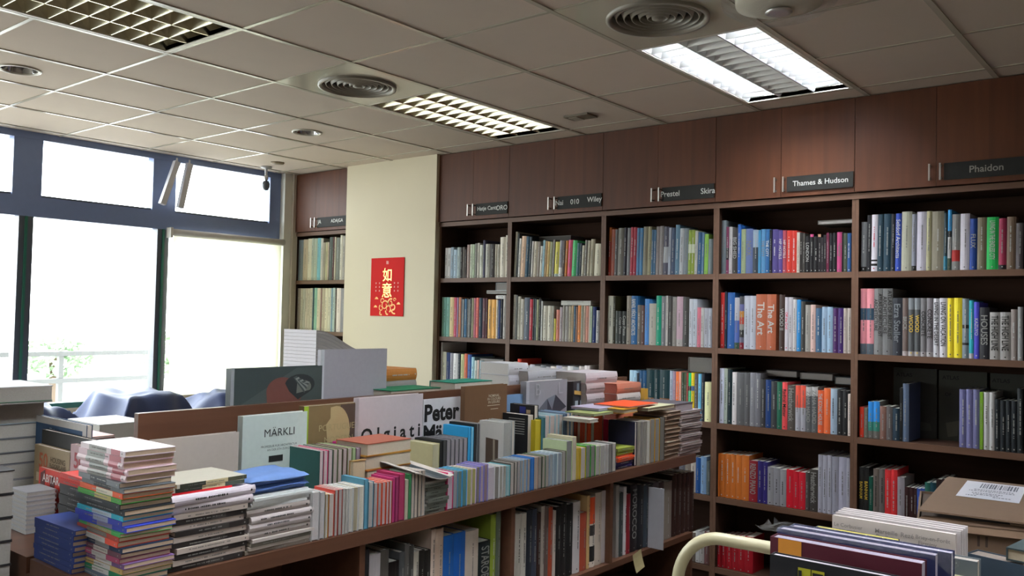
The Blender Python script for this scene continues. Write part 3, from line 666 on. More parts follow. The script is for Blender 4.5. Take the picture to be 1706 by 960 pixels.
35|S|-924.4|220.0|90.0|39.5|189|160|604040|C8C0B4|||0|
41|S|-840.4|220.0|1791.0|29.3|315|245|7C888E|C8C0B4|||0|
41|S|-809.9|220.0|1791.0|16.3|276|215|883A60|C8C0B4|||0|=30:55:282428
41|S|-792.4|220.0|1791.0|19.9|275|215|D0CCCC|C8C0B4|||0|
41|S|-771.3|220.0|1791.0|32.3|269|210|403C3A|C8C0B4|||0|BIG SHED
41|S|-737.8|220.0|1791.0|19.6|286|223|2868C0|C8C0B4|||0|
41|S|-717.0|220.0|1791.0|26.7|258|201|A4B48A|C8C0B4|||0|
41|S|-689.1|220.0|1791.0|41.8|258|201|6878A8|C8C0B4|||1|NOX
41|S|-646.1|220.0|1791.0|33.3|250|195|3C4650|C8C0B4|||0|=60:100:9CB0C0
41|S|-611.6|220.0|1791.0|14.9|248|194|4894C0|C8C0B4|||0|
41|S|-595.5|220.0|1791.0|23.9|252|197|5C98C8|C8C0B4|||0|THE CITY
41|S|-570.4|220.0|1791.0|23.7|251|196|2C68A0|C8C0B4|||0|THE CITY
41|S|-545.5|220.0|1791.0|12.7|246|192|1C1C28|C8C0B4|||0|
41|S|-531.6|220.0|1791.0|36.7|248|193|504684|C8C0B4|||0|
41|S|-493.7|220.0|1791.0|23.2|241|188|5A4890|C8C0B4|||0|HIP HOTELS
41|S|-469.2|220.0|1791.0|20.7|240|187|B04858|C8C0B4|||0|HIP HOTELS
41|S|-447.4|220.0|1791.0|30.1|238|185|D83C30|C8C0B4|||0|
41|S|-416.0|220.0|1791.0|26.1|236|184|D83C30|C8C0B4|||0|
41|S|-388.8|220.0|1791.0|16.9|225|175|D0C8BC|C8C0B4|||0|
41|S|-370.7|220.0|1791.0|15.4|222|173|2C2624|C8C0B4|||0|
41|S|-354.1|220.0|1791.0|11.5|219|171|484440|C8C0B4|||0|
41|S|-341.4|220.0|1791.0|26|201|160|1C181C|C8C0B4|||0|LONDON
41|S|-314.1|220.0|1791.0|18.4|211|165|1C181C|C8C0B4|||0|=93:100:D05088
41|S|-294.5|220.0|1791.0|23.4|197|160|1C181C|C8C0B4|||0|
41|S|-270.0|220.0|1791.0|15.9|209|163|1C181C|C8C0B4|||0|=93:100:D0A080
41|S|-252.9|220.0|1791.0|11.7|191|160|2A2428|C8C0B4|||0|
41|S|-240.0|220.0|1791.0|14.8|204|160|201C20|C8C0B4|||0|
41|S|-224.0|220.0|1791.0|13.8|215|168|702040|C8C0B4|||0|
41|S|-209.0|220.0|1791.0|17.9|212|165|1C1A20|C8C0B4|||0|
41|S|-189.9|220.0|1791.0|20.5|213|167|1C181C|C8C0B4|||0|
41|S|-168.3|220.0|1791.0|25.7|216|168|D05088|C8C0B4|||0|Tommy
41|S|-141.4|220.0|1791.0|6.4|214|167|181818|C8C0B4|||0|
41|S|-133.8|220.0|1791.0|19.7|209|163|505848|C8C0B4|||0|
41|S|-112.9|220.0|1791.0|19.1|208|162|2C5890|C8C0B4|||0|
42|S|-840.4|220.0|1357.0|26.3|325|254|B83430|C8C0B4|||0|
42|S|-812.9|220.0|1357.0|13.1|330|258|102030|C8C0B4|||0|
42|S|-798.6|220.0|1357.0|44.5|325|254|2C5C9C|C8C0B4|||1|
42|S|-752.9|220.0|1357.0|30|296|231|A8A8B0|C8C0B4|||0|=0:12:304838=12:55:4C60A0
42|S|-721.7|220.0|1357.0|26.2|303|236|444448|C8C0B4|||0|=0:12:701828=12:22:606478=22:36:2C2C2C=36:47:888884=47:60:A83C2C=60:72:B07830=72:85:5C6090
42|S|-694.3|220.0|1357.0|34.7|306|238|B4B8C4|C8C0B4|||1|
42|S|-658.4|220.0|1357.0|34.3|306|238|B4B8C4|C8C0B4|||1|
42|S|-622.9|220.0|1357.0|62.5|315|246|A85C40|C8C0B4|||1|The Art
42|S|-559.2|220.0|1357.0|54.6|315|246|A85C40|C8C0B4|||1|The Art
42|S|-485.4|220.0|1357.0|31.8|313|244|3C2C28|C8C0B4|||1|WOOD II
42|S|-452.3|220.0|1357.0|20.5|299|233|C4C0C8|C8C0B4|||0|r@Off the Grid
42|S|-430.6|220.0|1357.0|22.8|299|233|B8B4B8|C8C0B4|||0|
42|S|-406.6|220.0|1357.0|20.3|287|224|C0BCBC|C8C0B4|||0|
42|S|-385.2|220.0|1357.0|22.5|285|222|2C84C0|C8C0B4|||0|
42|S|-361.5|220.0|1357.0|23.3|276|215|3A3A38|C8C0B4|||0|
42|S|-337.0|220.0|1357.0|28.3|257|201|98948E|C8C0B4|||0|
42|S|-307.6|220.0|1357.0|26.6|258|201|D4B4AC|C8C0B4|||0|
42|S|-279.7|220.0|1357.0|32.4|239|187|3C5C78|C8C0B4|||0|
42|S|-246.1|220.0|1357.0|27.1|247|192|94ACC4|C8C0B4|||0|
42|S|-217.8|220.0|1357.0|30.5|247|193|94B0C8|C8C0B4|||0|
42|S|-186.1|220.0|1357.0|25.8|240|187|442058|C8C0B4|||0|
42|S|-159.2|220.0|1357.0|27.8|241|188|3C2060|C8C0B4|||0|
42|S|-130.2|220.0|1357.0|19.6|241|188|B0A49C|C8C0B4|||0|
42|S|-109.4|220.0|1357.0|19.9|241|188|B0A49C|C8C0B4|||0|
43|S|-840.4|220.0|920.5|27.1|318|248|A8ACBC|C8C0B4|||0|
43|S|-812.1|220.0|920.5|21|319|249|8C968C|C8C0B4|||0|
43|S|-789.9|220.0|920.5|27.6|313|244|102024|C8C0B4|||0|
43|S|-761.1|220.0|920.5|26.4|300|234|B4B0B0|C8C0B4|||0|
43|S|-733.5|220.0|920.5|43.7|300|234|4C4C4E|C8C0B4|||1|
43|S|-688.6|220.0|920.5|34.5|302|236|464648|C8C0B4|||1|
43|S|-652.9|220.0|920.5|29.2|304|237|6A6A70|C8C0B4|||0|
43|S|-622.5|220.0|920.5|31.4|303|237|5C5C62|C8C0B4|||1|
43|S|-589.9|220.0|920.5|28.7|272|212|2E2E30|C8C0B4|||0|
43|S|-560.0|220.0|920.5|30.9|269|210|18305C|C8C0B4|||0|
43|S|-527.9|220.0|920.5|33.1|262|204|303234|C8C0B4|||0|
43|S|-493.6|220.0|920.5|29.4|261|204|18503C|C8C0B4|||0|
43|S|-463.0|220.0|920.5|28.7|261|203|C84044|C8C0B4|||0|k@Radical Matter
43|S|-433.1|220.0|920.5|44.1|247|193|44403C|C8C0B4|||1|Heatherwick
43|S|-387.8|220.0|920.5|27.2|249|194|8C8C94|C8C0B4|||0|=51:100:E04838
43|S|-359.4|220.0|920.5|28.4|251|196|8C8C94|C8C0B4|||0|=51:100:E04838
43|S|-329.8|220.0|920.5|30|244|190|4C4E50|C8C0B4|||0|=80:100:989898@ZAHA HADID
43|S|-298.6|220.0|920.5|33.4|246|192|4C4E50|C8C0B4|||1|=80:100:989898@ZAHA HADID
43|S|-264.0|220.0|920.5|30.8|230|180|C8502C|C8C0B4|||0|THE ICONIC HOUSE
43|S|-232.0|220.0|920.5|35.1|244|190|CC5830|C8C0B4|||1|
43|S|-195.8|220.0|920.5|34.7|244|190|8090A0|C8C0B4|||1|k@
43|S|-159.9|220.0|920.5|27.7|237|185|1C1C1E|C8C0B4|||0|
43|S|-131.0|220.0|920.5|26.6|237|185|1C1C1E|C8C0B4|||0|
43|S|-103.2|220.0|920.5|16.3|221|172|A89C94|C8C0B4|||0|
44|S|-840.4|220.0|494.7|4.5|248|193|A05820|C8C0B4|||0|
44|S|-834.7|220.0|494.7|32.7|249|194|A05820|C8C0B4|||0|
44|S|-800.8|220.0|494.7|35.5|251|196|A05820|C8C0B4|||0|
44|S|-764.1|220.0|494.7|29.1|252|197|A05820|C8C0B4|||0|
44|S|-733.8|220.0|494.7|34.9|253|198|A05820|C8C0B4|||0|
44|S|-697.7|220.0|494.7|43.4|255|199|A05820|C8C0B4|||1|
44|S|-653.1|220.0|494.7|50.5|231|181|701820|C8C0B4|||1|RENZO PIANO
44|S|-601.4|220.0|494.7|31.9|234|182|241C54|C8C0B4|||0|
44|S|-568.3|220.0|494.7|23.6|232|181|241C58|C8C0B4|||0|
44|S|-543.5|220.0|494.7|34.3|208|162|78787C|C8C0B4|||0|k@
44|S|-508.0|220.0|494.7|35.7|207|162|74747A|C8C0B4|||0|k@
44|S|-471.1|220.0|494.7|35.3|204|160|78787C|C8C0B4|||0|k@
44|S|-434.6|220.0|494.7|37.7|208|162|A81424|C8C0B4|||0|
44|S|-395.6|220.0|494.7|29.1|202|160|A41424|C8C0B4|||0|
44|S|-365.3|220.0|494.7|37|201|160|A81828|C8C0B4|||0|
44|S|-327.1|220.0|494.7|20.5|205|160|3C3A38|C8C0B4|||0|
44|S|-305.4|220.0|494.7|45.5|225|176|34302E|C8C0B4|||1|Heatherwick
44|S|-258.7|220.0|494.7|23.3|309|241|8C8C98|C8C0B4|||0|
44|S|-234.2|220.0|494.7|25.2|309|241|8C8C98|C8C0B4|||0|
44|S|-207.8|220.0|494.7|20.8|312|243|90909C|C8C0B4|||0|
44|S|-185.8|220.0|494.7|35.3|307|240|80808C|C8C0B4|||1|
44|S|-149.3|220.0|494.7|40|309|241|9090A0|C8C0B4|||1|
44|S|-108.1|220.0|494.7|19.2|308|240|8C8C98|C8C0B4|||0|
45|S|-840.4|220.0|90.0|19.3|175|160|90101C|C8C0B4|||0|
45|S|-819.9|220.0|90.0|31.5|180|160|8C101C|C8C0B4|||0|
45|S|-787.2|220.0|90.0|35.8|185|160|90101C|C8C0B4|||0|
45|S|-750.2|220.0|90.0|35.5|190|160|8C101C|C8C0B4|||0|
45|S|-713.5|220.0|90.0|39.7|196|160|90101C|C8C0B4|||0|
45|S|-672.6|220.0|90.0|48.2|203|160|8C101C|C8C0B4|||1|
45|S|-513.2|220.0|90.0|33.3|234|182|14161C|C8C0B4|||0|
51|S|-43.4|220.0|1791.0|29|264|206|6C6E70|C8C0B4|0.6||1|=0:10:1C1C1C
51|S|-13.2|220.0|1791.0|21.4|298|233|242428|C8C0B4|0.6||0|
51|S|9.4|220.0|1791.0|30.2|300|234|C8C4CC|C8C0B4|0.6||1|r@=10:14:181818=18:21:181818
51|S|40.7|220.0|1791.0|28.4|300|234|1E3440|C8C0B4|0.6||1|
51|S|70.4|220.0|1791.0|36.5|300|234|1E3644|C8C0B4|0.6||1|
51|S|108.0|220.0|1791.0|19.2|297|231|22242A|C8C0B4|0.6||0|
51|S|128.4|220.0|1791.0|29.2|299|233|3048A0|C8C0B4|0.6||1|Selldorf Architects
51|S|158.8|220.0|1791.0|48.8|306|238|9C9C8C|C8C0B4|0.6||1|12
51|S|208.8|220.0|1791.0|22.4|291|227|7A7C88|C8C0B4|0.6||0|=0:9:1C1C1C
51|S|232.3|220.0|1791.0|44.5|301|235|B4B0BC|C8C0B4|0.6||1|
51|S|278.1|220.0|1791.0|23.8|302|235|9C9878|C8C0B4|0.6||1|
51|S|303.1|220.0|1791.0|55|299|233|7E7868|C8C0B4|0.6||1|
51|S|359.2|220.0|1791.0|16.9|287|224|20343C|C8C0B4|0.6||0|=0:25:2C6C80
51|S|377.3|220.0|1791.0|16.8|303|237|3A90C8|C8C0B4|0.6||0|=0:20:304030=20:55:A0A0A0=55:65:202428
51|S|395.3|220.0|1791.0|37.6|279|218|7C7C7A|C8C0B4|0.6||1|=16:36:982420
51|S|434.1|220.0|1791.0|41.1|280|218|C0BCC4|C8C0B4|0.6||1|
51|S|476.4|220.0|1791.0|32.4|253|197|1E3C80|C8C0B4|0.6||1|FLUX
51|S|509.9|220.0|1791.0|39.7|257|200|746C58|C8C0B4|0.6||1|
51|S|550.9|220.0|1791.0|50.7|256|199|22A850|C8C0B4|0.6||1|LIVING IN THE ENDLESS CITY
51|S|602.7|220.0|1791.0|33.6|248|194|902C48|C8C0B4|0.6||1|=0:9:201C20
51|S|637.6|220.0|1791.0|37.4|253|198|6E5C4C|C8C0B4|0.6||1|
51|S|676.2|220.0|1791.0|30.4|221|172|504A4C|C8C0B4|0.6||1|
52|S|-43.4|220.0|1357.0|31.2|345|269|C87880|C8C0B4|||1|=0:16:404850=52:70:2C4050
52|S|-11.0|220.0|1357.0|36.2|345|269|C87880|C8C0B4|||1|=0:16:404850=52:70:2C4050
52|S|26.4|220.0|1357.0|41.7|345|269|606060|C8C0B4|||1|k@ARCHITECTURE/ATLAS OF BRUTALIST
52|S|69.3|220.0|1357.0|49|345|269|585858|C8C0B4|||1|k@ARCHITECTURE/ATLAS OF BRUTALIST
52|S|119.5|220.0|1357.0|46.8|296|231|22242A|C8C0B4|||1|g@Ezra Stoller
52|S|167.5|220.0|1357.0|26.8|296|231|504440|C8C0B4|||1|=0:8:807878@BRICK
52|S|195.6|220.0|1357.0|28.5|296|231|3C3E40|C8C0B4|||1|y@=0:8:807C7C=80:100:606468@WOOD
52|S|225.3|220.0|1357.0|27.8|296|231|3A3C3E|C8C0B4|||1|y@=0:8:807C7C=80:100:606468@WOOD
52|S|254.3|220.0|1357.0|26.6|296|231|5C5A5C|C8C0B4|||1|k@=0:8:807C7C@CONCRETE
52|S|282.1|220.0|1357.0|31|296|231|646064|C8C0B4|||1|k@=0:8:807C7C@CONCRETE
52|S|314.3|220.0|1357.0|27.5|294|229|9C9CA0|C8C0B4|||1|k@LIVING IN THE DESERT
52|S|343.0|220.0|1357.0|34.9|296|231|A4A2A8|C8C0B4|||1|k@LIVING ON VACATION
52|S|379.1|220.0|1357.0|27.9|296|231|C8A820|C8C0B4|||1|
52|S|408.2|220.0|1357.0|36.4|297|231|CCAC24|C8C0B4|||1|
52|S|445.8|220.0|1357.0|29.5|294|229|5C666C|C8C0B4|||1|=22:26:181818=50:56:181818
52|S|476.5|220.0|1357.0|20.6|285|222|20808C|C8C0B4|||1|=0:9:908C90
52|S|498.3|220.0|1357.0|22.6|277|216|3C3C98|C8C0B4|||1|KAZUYO
52|S|522.0|220.0|1357.0|43.7|251|196|202024|C8C0B4|||1|HOUSES
52|S|567.0|220.0|1357.0|43.1|228|178|7C7A78|C8C0B4|||1|k@THE HIGH LINE
52|S|611.3|220.0|1357.0|44.6|229|178|787674|C8C0B4|||1|k@THE HIGH LINE
52|S|657.1|220.0|1357.0|27.6|243|190|6C6460|C8C0B4|||1|
52|S|685.9|220.0|1357.0|21.3|255|199|6C6C6C|C8C0B4|||1|
53|S|-43.4|220.0|920.5|21.9|158|160|B03020|C8C0B4|||0|
53|S|-20.3|220.0|920.5|19.8|155|160|585850|C8C0B4|||0|
53|S|0.7|220.0|920.5|24.6|190|160|585450|C8C0B4|||0|=20:45:2C6C60=45:100:2C78C0
53|S|26.5|220.0|920.5|31.3|193|160|585450|C8C0B4|||0|=20:45:2C6C60=45:100:2C78C0
53|S|59.0|220.0|920.5|31.5|170|160|6C5048|C8C0B4|||0|
53|S|91.7|220.0|920.5|29.3|172|160|4C4848|C8C0B4|||0|
53|S|122.2|220.0|920.5|33.3|165|160|1C2C38|C8C0B4|||0|
53|S|156.8|220.0|920.5|13.1|272|212|141414|C8C0B4|||0|
53|S|171.1|220.0|920.5|29.6|295|230|485468|C8C0B4|||1|
53|S|434.2|220.0|920.5|29.5|283|221|58587C|C8C0B4|||1|
53|S|464.9|220.0|920.5|29.2|285|222|5C5C80|C8C0B4|||1|
53|S|495.3|220.0|920.5|29|286|223|585878|C8C0B4|||1|
53|S|525.5|220.0|920.5|13.8|276|215|5C8020|C8C0B4|||0|
53|S|540.5|220.0|920.5|25.2|276|215|A0A0A0|C8C0B4|||1|
53|S|566.8|220.0|920.5|21.2|278|216|9C9C9C|C8C0B4|||1|
53|S|589.2|220.0|920.5|22.7|248|193|14181C|C8C0B4|||1|
53|S|613.1|220.0|920.5|22.9|242|189|14181C|C8C0B4|||1|
53|S|637.2|220.0|920.5|21.5|244|190|14181C|C8C0B4|||0|
53|S|660.0|220.0|920.5|23.4|244|190|14181C|C8C0B4|||1|
53|S|684.6|220.0|920.5|23.2|304|237|181C1E|C8C0B4|||1|
54|S|-43.4|220.0|494.7|23.5|270|211|1C1C1C|C8C0B4|||0|y@BANHAM
54|S|-18.7|220.0|494.7|25.2|271|211|1C1C1C|C8C0B4|||0|y@BANHAM
54|S|7.7|220.0|494.7|19.6|226|176|144438|C8C0B4|||0|
54|S|28.5|220.0|494.7|27.3|269|210|5C5450|C8C0B4|||1|k@
54|S|57.0|220.0|494.7|28.1|273|213|585250|C8C0B4|||1|k@
54|S|86.3|220.0|494.7|28.8|272|212|B82C30|C8C0B4|||1|
54|S|116.2|220.0|494.7|30|276|215|B82C30|C8C0B4|||1|
54|S|147.4|220.0|494.7|34.4|242|189|807C84|C8C0B4|||1|
54|S|183.0|220.0|494.7|22.3|197|160|2C1818|C8C0B4|||0|
54|S|206.6|220.0|494.7|19.9|197|160|2C1818|C8C0B4|||0|
54|S|227.6|220.0|494.7|12.8|197|160|2C1818|C8C0B4|||0|
54|S|241.6|220.0|494.7|17.3|197|160|2C4484|C8C0B4|||0|
54|S|260.1|220.0|494.7|17.2|200|160|2C4888|C8C0B4|||0|
54|S|278.5|220.0|494.7|24|232|181|205048|C8C0B4|||0|=0:60:905838@MAX
54|S|303.7|220.0|494.7|26.1|236|184|1C3C48|C8C0B4|||0|MAX
54|S|331.0|220.0|494.7|25.9|256|200|241818|C8C0B4|||1|
54|S|358.1|220.0|494.7|25.6|260|203|241818|C8C0B4|||1|
D0|D|-1120.0|-3123.7|800.0|20|313|302|A09890|C8C0B8|||1|
D1|D|-1150.0|-2795.1|800.0|30|359|267|A8B4B0|C8C0B8|||1|
D2|D|-1190.0|-2512.0|800.0|30|371|338|6C5C40|C8C0B8|||1|
D3|D|-1170.0|-2270.0|800.0|30|388|349|B0A8AC|C8C0B8|||1|
D4|D|-1170.0|-1906.9|800.0|20|359|246|B8B8BC|C8C0B8|||1|
D5|D|-1145.0|-1684.1|800.0|25|405|289|5C4430|C8C0B8|||1|
D6|D|-1170.0|-1379.2|800.0|20|347|253|607C9C|C8C0B8|||1|
D7|D|-1165.0|-1239.5|800.0|35|406|335|78787E|C8C0B8|||1|
D8|D|-1170.0|-885.6|800.0|30|391|299|2C2C30|C8C0B8|||1|
D9|D|-1350.0|-2716.1|860.0|30|446|410|303838|C8C0B8|||1|
DA|D|-1380.0|-2282.5|860.0|20|506|357|8C8A90|C8C0B8|||1|
E1|C|-1643.3|-3213.0|800.0|12|178|280|B83024|B8B0A8|||1|
E2|C|-1743.2|-3180.0|800.0|20|241|265|8C7C60|B8B0A8|||1|
E3|C|-1474.3|-3180.0|800.0|20|270|120|B09498|B8B0A8|||1|
E4|C|-1750.1|-3155.0|800.0|20|289|393|2C2C2C|B8B0A8|||1|
E5|C|-1928.3|-3130.0|800.0|20|326|453|3C5C80|B8B0A8|||1|
F1|F|-879.5|-2742.6|800.0|29.6|152|110|B8B8B8|A8A4A4|||1|
F1|F|-876.9|-2721.3|800.0|20.5|148|107|B8B8B8|A09C9C|||0|
F1|F|-875.0|-2706.9|800.0|13.6|138|105|C8A030|9C9890|||0|
F1|F|-875.0|-2682.7|800.0|23.4|137|105|C06050|A09A94|||0|
F1|F|-875.2|-2668.0|800.0|13.9|146|105|C05048|908C88|||0|
F1|F|-875.0|-2650.7|800.0|16.5|146|105|C05048|8C8884|||0|
F1|F|-875.0|-2638.3|800.0|11.6|146|105|C8C4BC|989490|||0|
F1|F|-875.0|-2625.7|800.0|11.7|144|105|C8C4BC|989490|||0|
F1|F|-875.0|-2605.5|800.0|19.4|144|105|C8D0D0|A8A49C|||0|
F1|F|-875.0|-2582.5|800.0|22.2|144|105|D0D8D8|8C8470|||0|
F1|F|-875.0|-2559.1|800.0|22.5|145|105|D0D8D8|B0ACA0|||0|
F1|F|-888.3|-2540.8|800.0|17.5|164|118|4C8094|4C8094|||0|
F1|F|-880.5|-2516.9|800.0|23.1|154|111|4C8094|989490|||0|
F1|F|-875.0|-2498.2|800.0|18|145|105|D05030|8C8888|||0|
F1|F|-875.0|-2479.2|800.0|18.2|144|105|D05030|8C8888|||0|
F1|F|-875.0|-2460.1|800.0|18.3|144|105|D05030|A09090|||0|
F1|F|-875.0|-2446.3|800.0|13|143|105|D05030|A09090|||0|
F1|F|-875.0|-2432.4|800.0|13.1|144|105|D05030|A09090|||0|
F1|F|-879.5|-2418.4|800.0|13.2|152|109|A03064|A03064|||0|
F1|F|-881.0|-2401.5|800.0|16.1|154|111|802850|802850|||0|
F1|F|-886.4|-2372.9|800.0|27.7|162|116|902C50|902C50|||0|
F1|F|-875.0|-2355.6|800.0|16.5|138|105|B0B0A0|9C9884|||0|
F1|F|-881.3|-2341.0|800.0|13.8|155|111|2C6C40|2C6C40|||0|
F1|F|-884.5|-2326.4|800.0|13.9|159|115|A0A0A0|A89C90|||0|
F1|F|-884.6|-2308.6|800.0|16.9|159|115|404040|A89C90|||0|
F1|F|-886.0|-2290.7|800.0|17.1|161|116|909090|A49888|||0|
F1|F|-886.0|-2272.7|800.0|17.3|161|116|B0B0B0|A89C90|||0|
F2|F|-875.0|-2125.3|800.0|31.5|137|105|D04070|B8A8B4|||0|
F2|F|-875.0|-2102.4|800.0|22.1|136|105|84888C|84888C|||0|
F2|F|-875.0|-2075.9|800.0|25.7|135|105|4C9CC8|586C68|||0|
F2|F|-875.0|-2049.1|800.0|26|136|105|4C9CC8|4C706C|||0|
F2|F|-875.0|-2022.0|800.0|26.3|135|105|C0B0B8|8C8C5C|||0|
F2|F|-875.0|-1998.0|800.0|23.2|134|105|C8B8C0|8C8850|||0|
F2|F|-875.0|-1973.7|800.0|23.5|138|105|7C78B8|706860|||0|
F2|F|-875.0|-1952.6|800.0|20.3|140|105|7C78B8|9C8C90|||0|
F2|F|-875.0|-1927.8|800.0|24|142|105|7C78B8|806C70|||0|
F2|F|-875.0|-1888.2|800.0|38.8|127|105|C0BCC0|A8A0A8|||0|
F2|F|-875.0|-1858.9|800.0|28.5|125|105|C8C8C8|706C68|||0|
F2|F|-875.0|-1836.7|800.0|21.4|124|105|C8C8C8|8C8880|||0|
F2|F|-875.0|-1818.1|800.0|17.9|122|105|B8C0C0|8C8880|||0|
F2|F|-875.0|-1791.7|800.0|25.6|121|105|5CA0A8|84A0A4|||0|
F2|F|-875.0|-1764.9|800.0|25.9|128|105|504C48|9C948C|||0|
F2|F|-875.0|-1745.7|800.0|18.5|130|105|605C58|9C948C|||0|
F2|F|-875.0|-1726.2|800.0|18.6|133|105|8C9090|8C8484|||0|
F2|F|-875.0|-1706.6|800.0|18.8|133|105|80A0B8|908880|||0|
F2|F|-875.0|-1682.9|800.0|23|133|105|80A0B8|908880|||0|
F2|F|-875.0|-1658.9|800.0|23.2|133|105|2C68A8|908880|||0|
F2|F|-875.0|-1634.6|800.0|23.5|135|105|2C68A8|2C68A8|||0|
F2|F|-875.0|-1610.1|800.0|23.7|134|105|C0A898|908880|||0|
F2|F|-875.0|-1581.2|800.0|28.1|134|105|404440|888078|||0|
F2|F|-875.0|-1556.1|800.0|24.3|134|105|4C6840|888078|||0|
F2|F|-875.0|-1530.7|800.0|24.5|133|105|9098A0|8A827A|||0|
F2|F|-875.0|-1500.8|800.0|29.1|135|105|8CA0B0|84888C|||0|
F2|F|-875.0|-1470.5|800.0|29.5|135|105|C0C8C8|70808C|||0|
F2|F|-875.0|-1439.8|800.0|29.9|134|105|C0C8C8|78808A|||0|
F2|F|-875.0|-1408.8|800.0|30.3|138|105|505040|8C8884|||0|
F2|F|-898.6|-1363.7|800.0|44.3|179|129|B8C8A0|707070|||0|
F2|F|-909.2|-1331.6|800.0|31.3|193|139|C0BCA0|A8A090|||0|
F3|F|-875.0|-1299.1|800.0|31.7|140|105|C8B020|A08830|||0|
F3|F|-875.0|-1256.7|800.0|41.6|139|105|C8B020|98908A|||0|
F3|F|-875.0|-1218.4|800.0|37.5|145|105|40A040|6C6864|||0|
F3|F|-875.0|-1179.5|800.0|38.1|139|105|40A040|6C6864|||0|
F3|F|-875.0|-1140.0|800.0|38.7|135|105|C0C8A0|8C8884|||0|
F3|F|-875.0|-1099.9|800.0|39.3|134|105|D0D0D0|8C8884|||0|
F3|F|-875.0|-1069.4|800.0|29.7|133|105|D0D0D0|8C8884|||0|
F3|F|-875.0|-1038.6|800.0|30.1|132|105|707070|6C6864|||0|
F3|F|-875.0|-1007.4|800.0|30.4|135|105|909090|9A948C|||0|
F3b|C|-935.7|-795.8|800.0|20|212|151|24243C|B0A8A0|||1|
F4|F|-923.4|-755.1|800.0|33.5|213|153|A8A49C|6C6864|||0|
F4|F|-923.7|-726.2|800.0|28.1|213|154|A8A49C|78746E|||0|
F4|F|-924.0|-691.1|800.0|34.3|214|154|A8A49C|A8A49C|||0|
F4|F|-925.9|-643.7|800.0|46.6|217|156|C89828|6E6A64|||0|
F4|F|-925.4|-595.4|800.0|47.5|216|155|C89828|6E6A64|||0|
F4|F|-927.1|-546.3|800.0|48.3|218|157|403C38|58544E|||0|
G1|G|-800.0|-2553.9|378.0|57.1|342|210|1C1C20|C8C0B4|||1|
G1|G|-800.0|-2496.0|378.0|50.6|317|210|A8A4A8|C8C0B4|||0|k@The
G1|G|-800.0|-2444.6|378.0|38|323|210|4C4844|C8C0B4|||0|'12
G1|G|-800.0|-2405.8|378.0|47.4|275|198|181414|C8C0B4|||0|
G1|G|-800.0|-2357.6|378.0|25.2|301|210|484A4C|C8C0B4|||0|
G1|G|-800.0|-2331.6|378.0|22.6|324|210|504E4C|C8C0B4|||0|
G1|G|-800.0|-2308.2|378.0|19.9|315|210|3A3A38|C8C0B4|||0|
G1|G|-800.0|-2287.5|378.0|26.1|289|208|A8A498|C8C0B4|||0|
G1|G|-800.0|-2260.6|378.0|29.6|288|207|1C1A18|C8C0B4|||0|
G1|G|-800.0|-2230.2|378.0|30|282|203|1C1A18|C8C0B4|||0|
G1|G|-800.0|-2199.4|378.0|21.1|353|210|B8A89C|C8C0B4|||0|
G1|G|-800.0|-2177.5|378.0|43.6|350|210|A89484|C8C0B4|||1|
G1|G|-800.0|-2133.1|378.0|57.7|316|210|184C8C|C8C0B4|||1|
G1|G|-800.0|-2074.6|378.0|62.8|316|210|184C90|C8C0B4|||1|
G1|G|-800.0|-2011.0|378.0|75.3|311|210|A09488|C8C0B4|||1|
G1|G|-800.0|-1934.9|378.0|70.8|256|184|141A1C|C8C0B4|||1|STAROPOLIS
G1|G|-800.0|-1863.4|378.0|32.2|352|210|70802C|C8C0B4|||1|
G1|G|-800.0|-1830.4|378.0|28.9|359|210|4C5448|C8C0B4|||1|
G2|G|-800.0|-1747.7|378.0|45.6|332|210|A09C94|C8C0B4|||1|k@
G2|G|-800.0|-1701.3|378.0|34.6|328|210|A09C94|C8C0B4|||1|k@
G2|G|-800.0|-1665.8|378.0|31.2|325|210|A4A098|C8C0B4|||1|k@
G2|G|-800.0|-1633.8|378.0|39.8|334|210|1C2028|C8C0B4|||1|
G2|G|-800.0|-1593.3|378.0|32.2|331|210|303440|C8C0B4|||1|
G2|G|-800.0|-1560.3|378.0|24.2|311|210|2C1C18|C8C0B4|||0|
G2|G|-800.0|-1535.2|378.0|24.5|335|210|8C847C|C8C0B4|||0|
G2|G|-800.0|-1509.9|378.0|29.1|331|210|504440|C8C0B4|||1|
G2|G|-800.0|-1480.1|378.0|29.4|321|210|883C28|C8C0B4|||1|
G2|G|-800.0|-1449.8|378.0|21|302|210|A09890|C8C0B4|||0|
G2|G|-800.0|-1428.0|378.0|39|315|210|181818|C8C0B4|||1|
G2|G|-800.0|-1388.2|378.0|39.7|322|210|1C1A1A|C8C0B4|||1|
G2|G|-800.0|-1347.7|378.0|49.6|312|210|181818|C8C0B4|||1|
G2|G|-800.0|-1297.3|378.0|55.3|315|210|A8A4A4|C8C0B4|||1|k@
G2|G|-800.0|-1241.2|378.0|51.8|258|186|883C2C|C8C0B4|||1|
G2|G|-800.0|-1188.6|378.0|23.5|328|210|A88C60|C8C0B4|||0|
G2|G|-800.0|-1164.3|378.0|43.5|317|210|B8B0A8|C8C0B4|||1|=8:30:181818=45:60:302C2C=62:100:C84828
G2|G|-800.0|-1120.1|378.0|54.4|332|210|A09488|C8C0B4|||1|
G2|G|-800.0|-1064.9|378.0|76.3|334|210|9C9494|C8C0B4|||1|
G3|G|-800.0|-940.4|378.0|25.9|343|210|807C78|C8C0B4|||0|
G3|G|-800.0|-913.7|378.0|37|301|210|303838|C8C0B4|||0|
G3|G|-800.0|-875.9|378.0|26.5|325|210|B0AEB0|C8C0B4|||0|k@
G3|G|-800.0|-848.6|378.0|37.9|286|206|701C24|C8C0B4|||0|
G3|G|-800.0|-809.8|378.0|61.2|326|210|181416|C8C0B4|||1|MOROCCO
G3|G|-800.0|-747.8|378.0|62.6|317|210|141418|C8C0B4|||1|
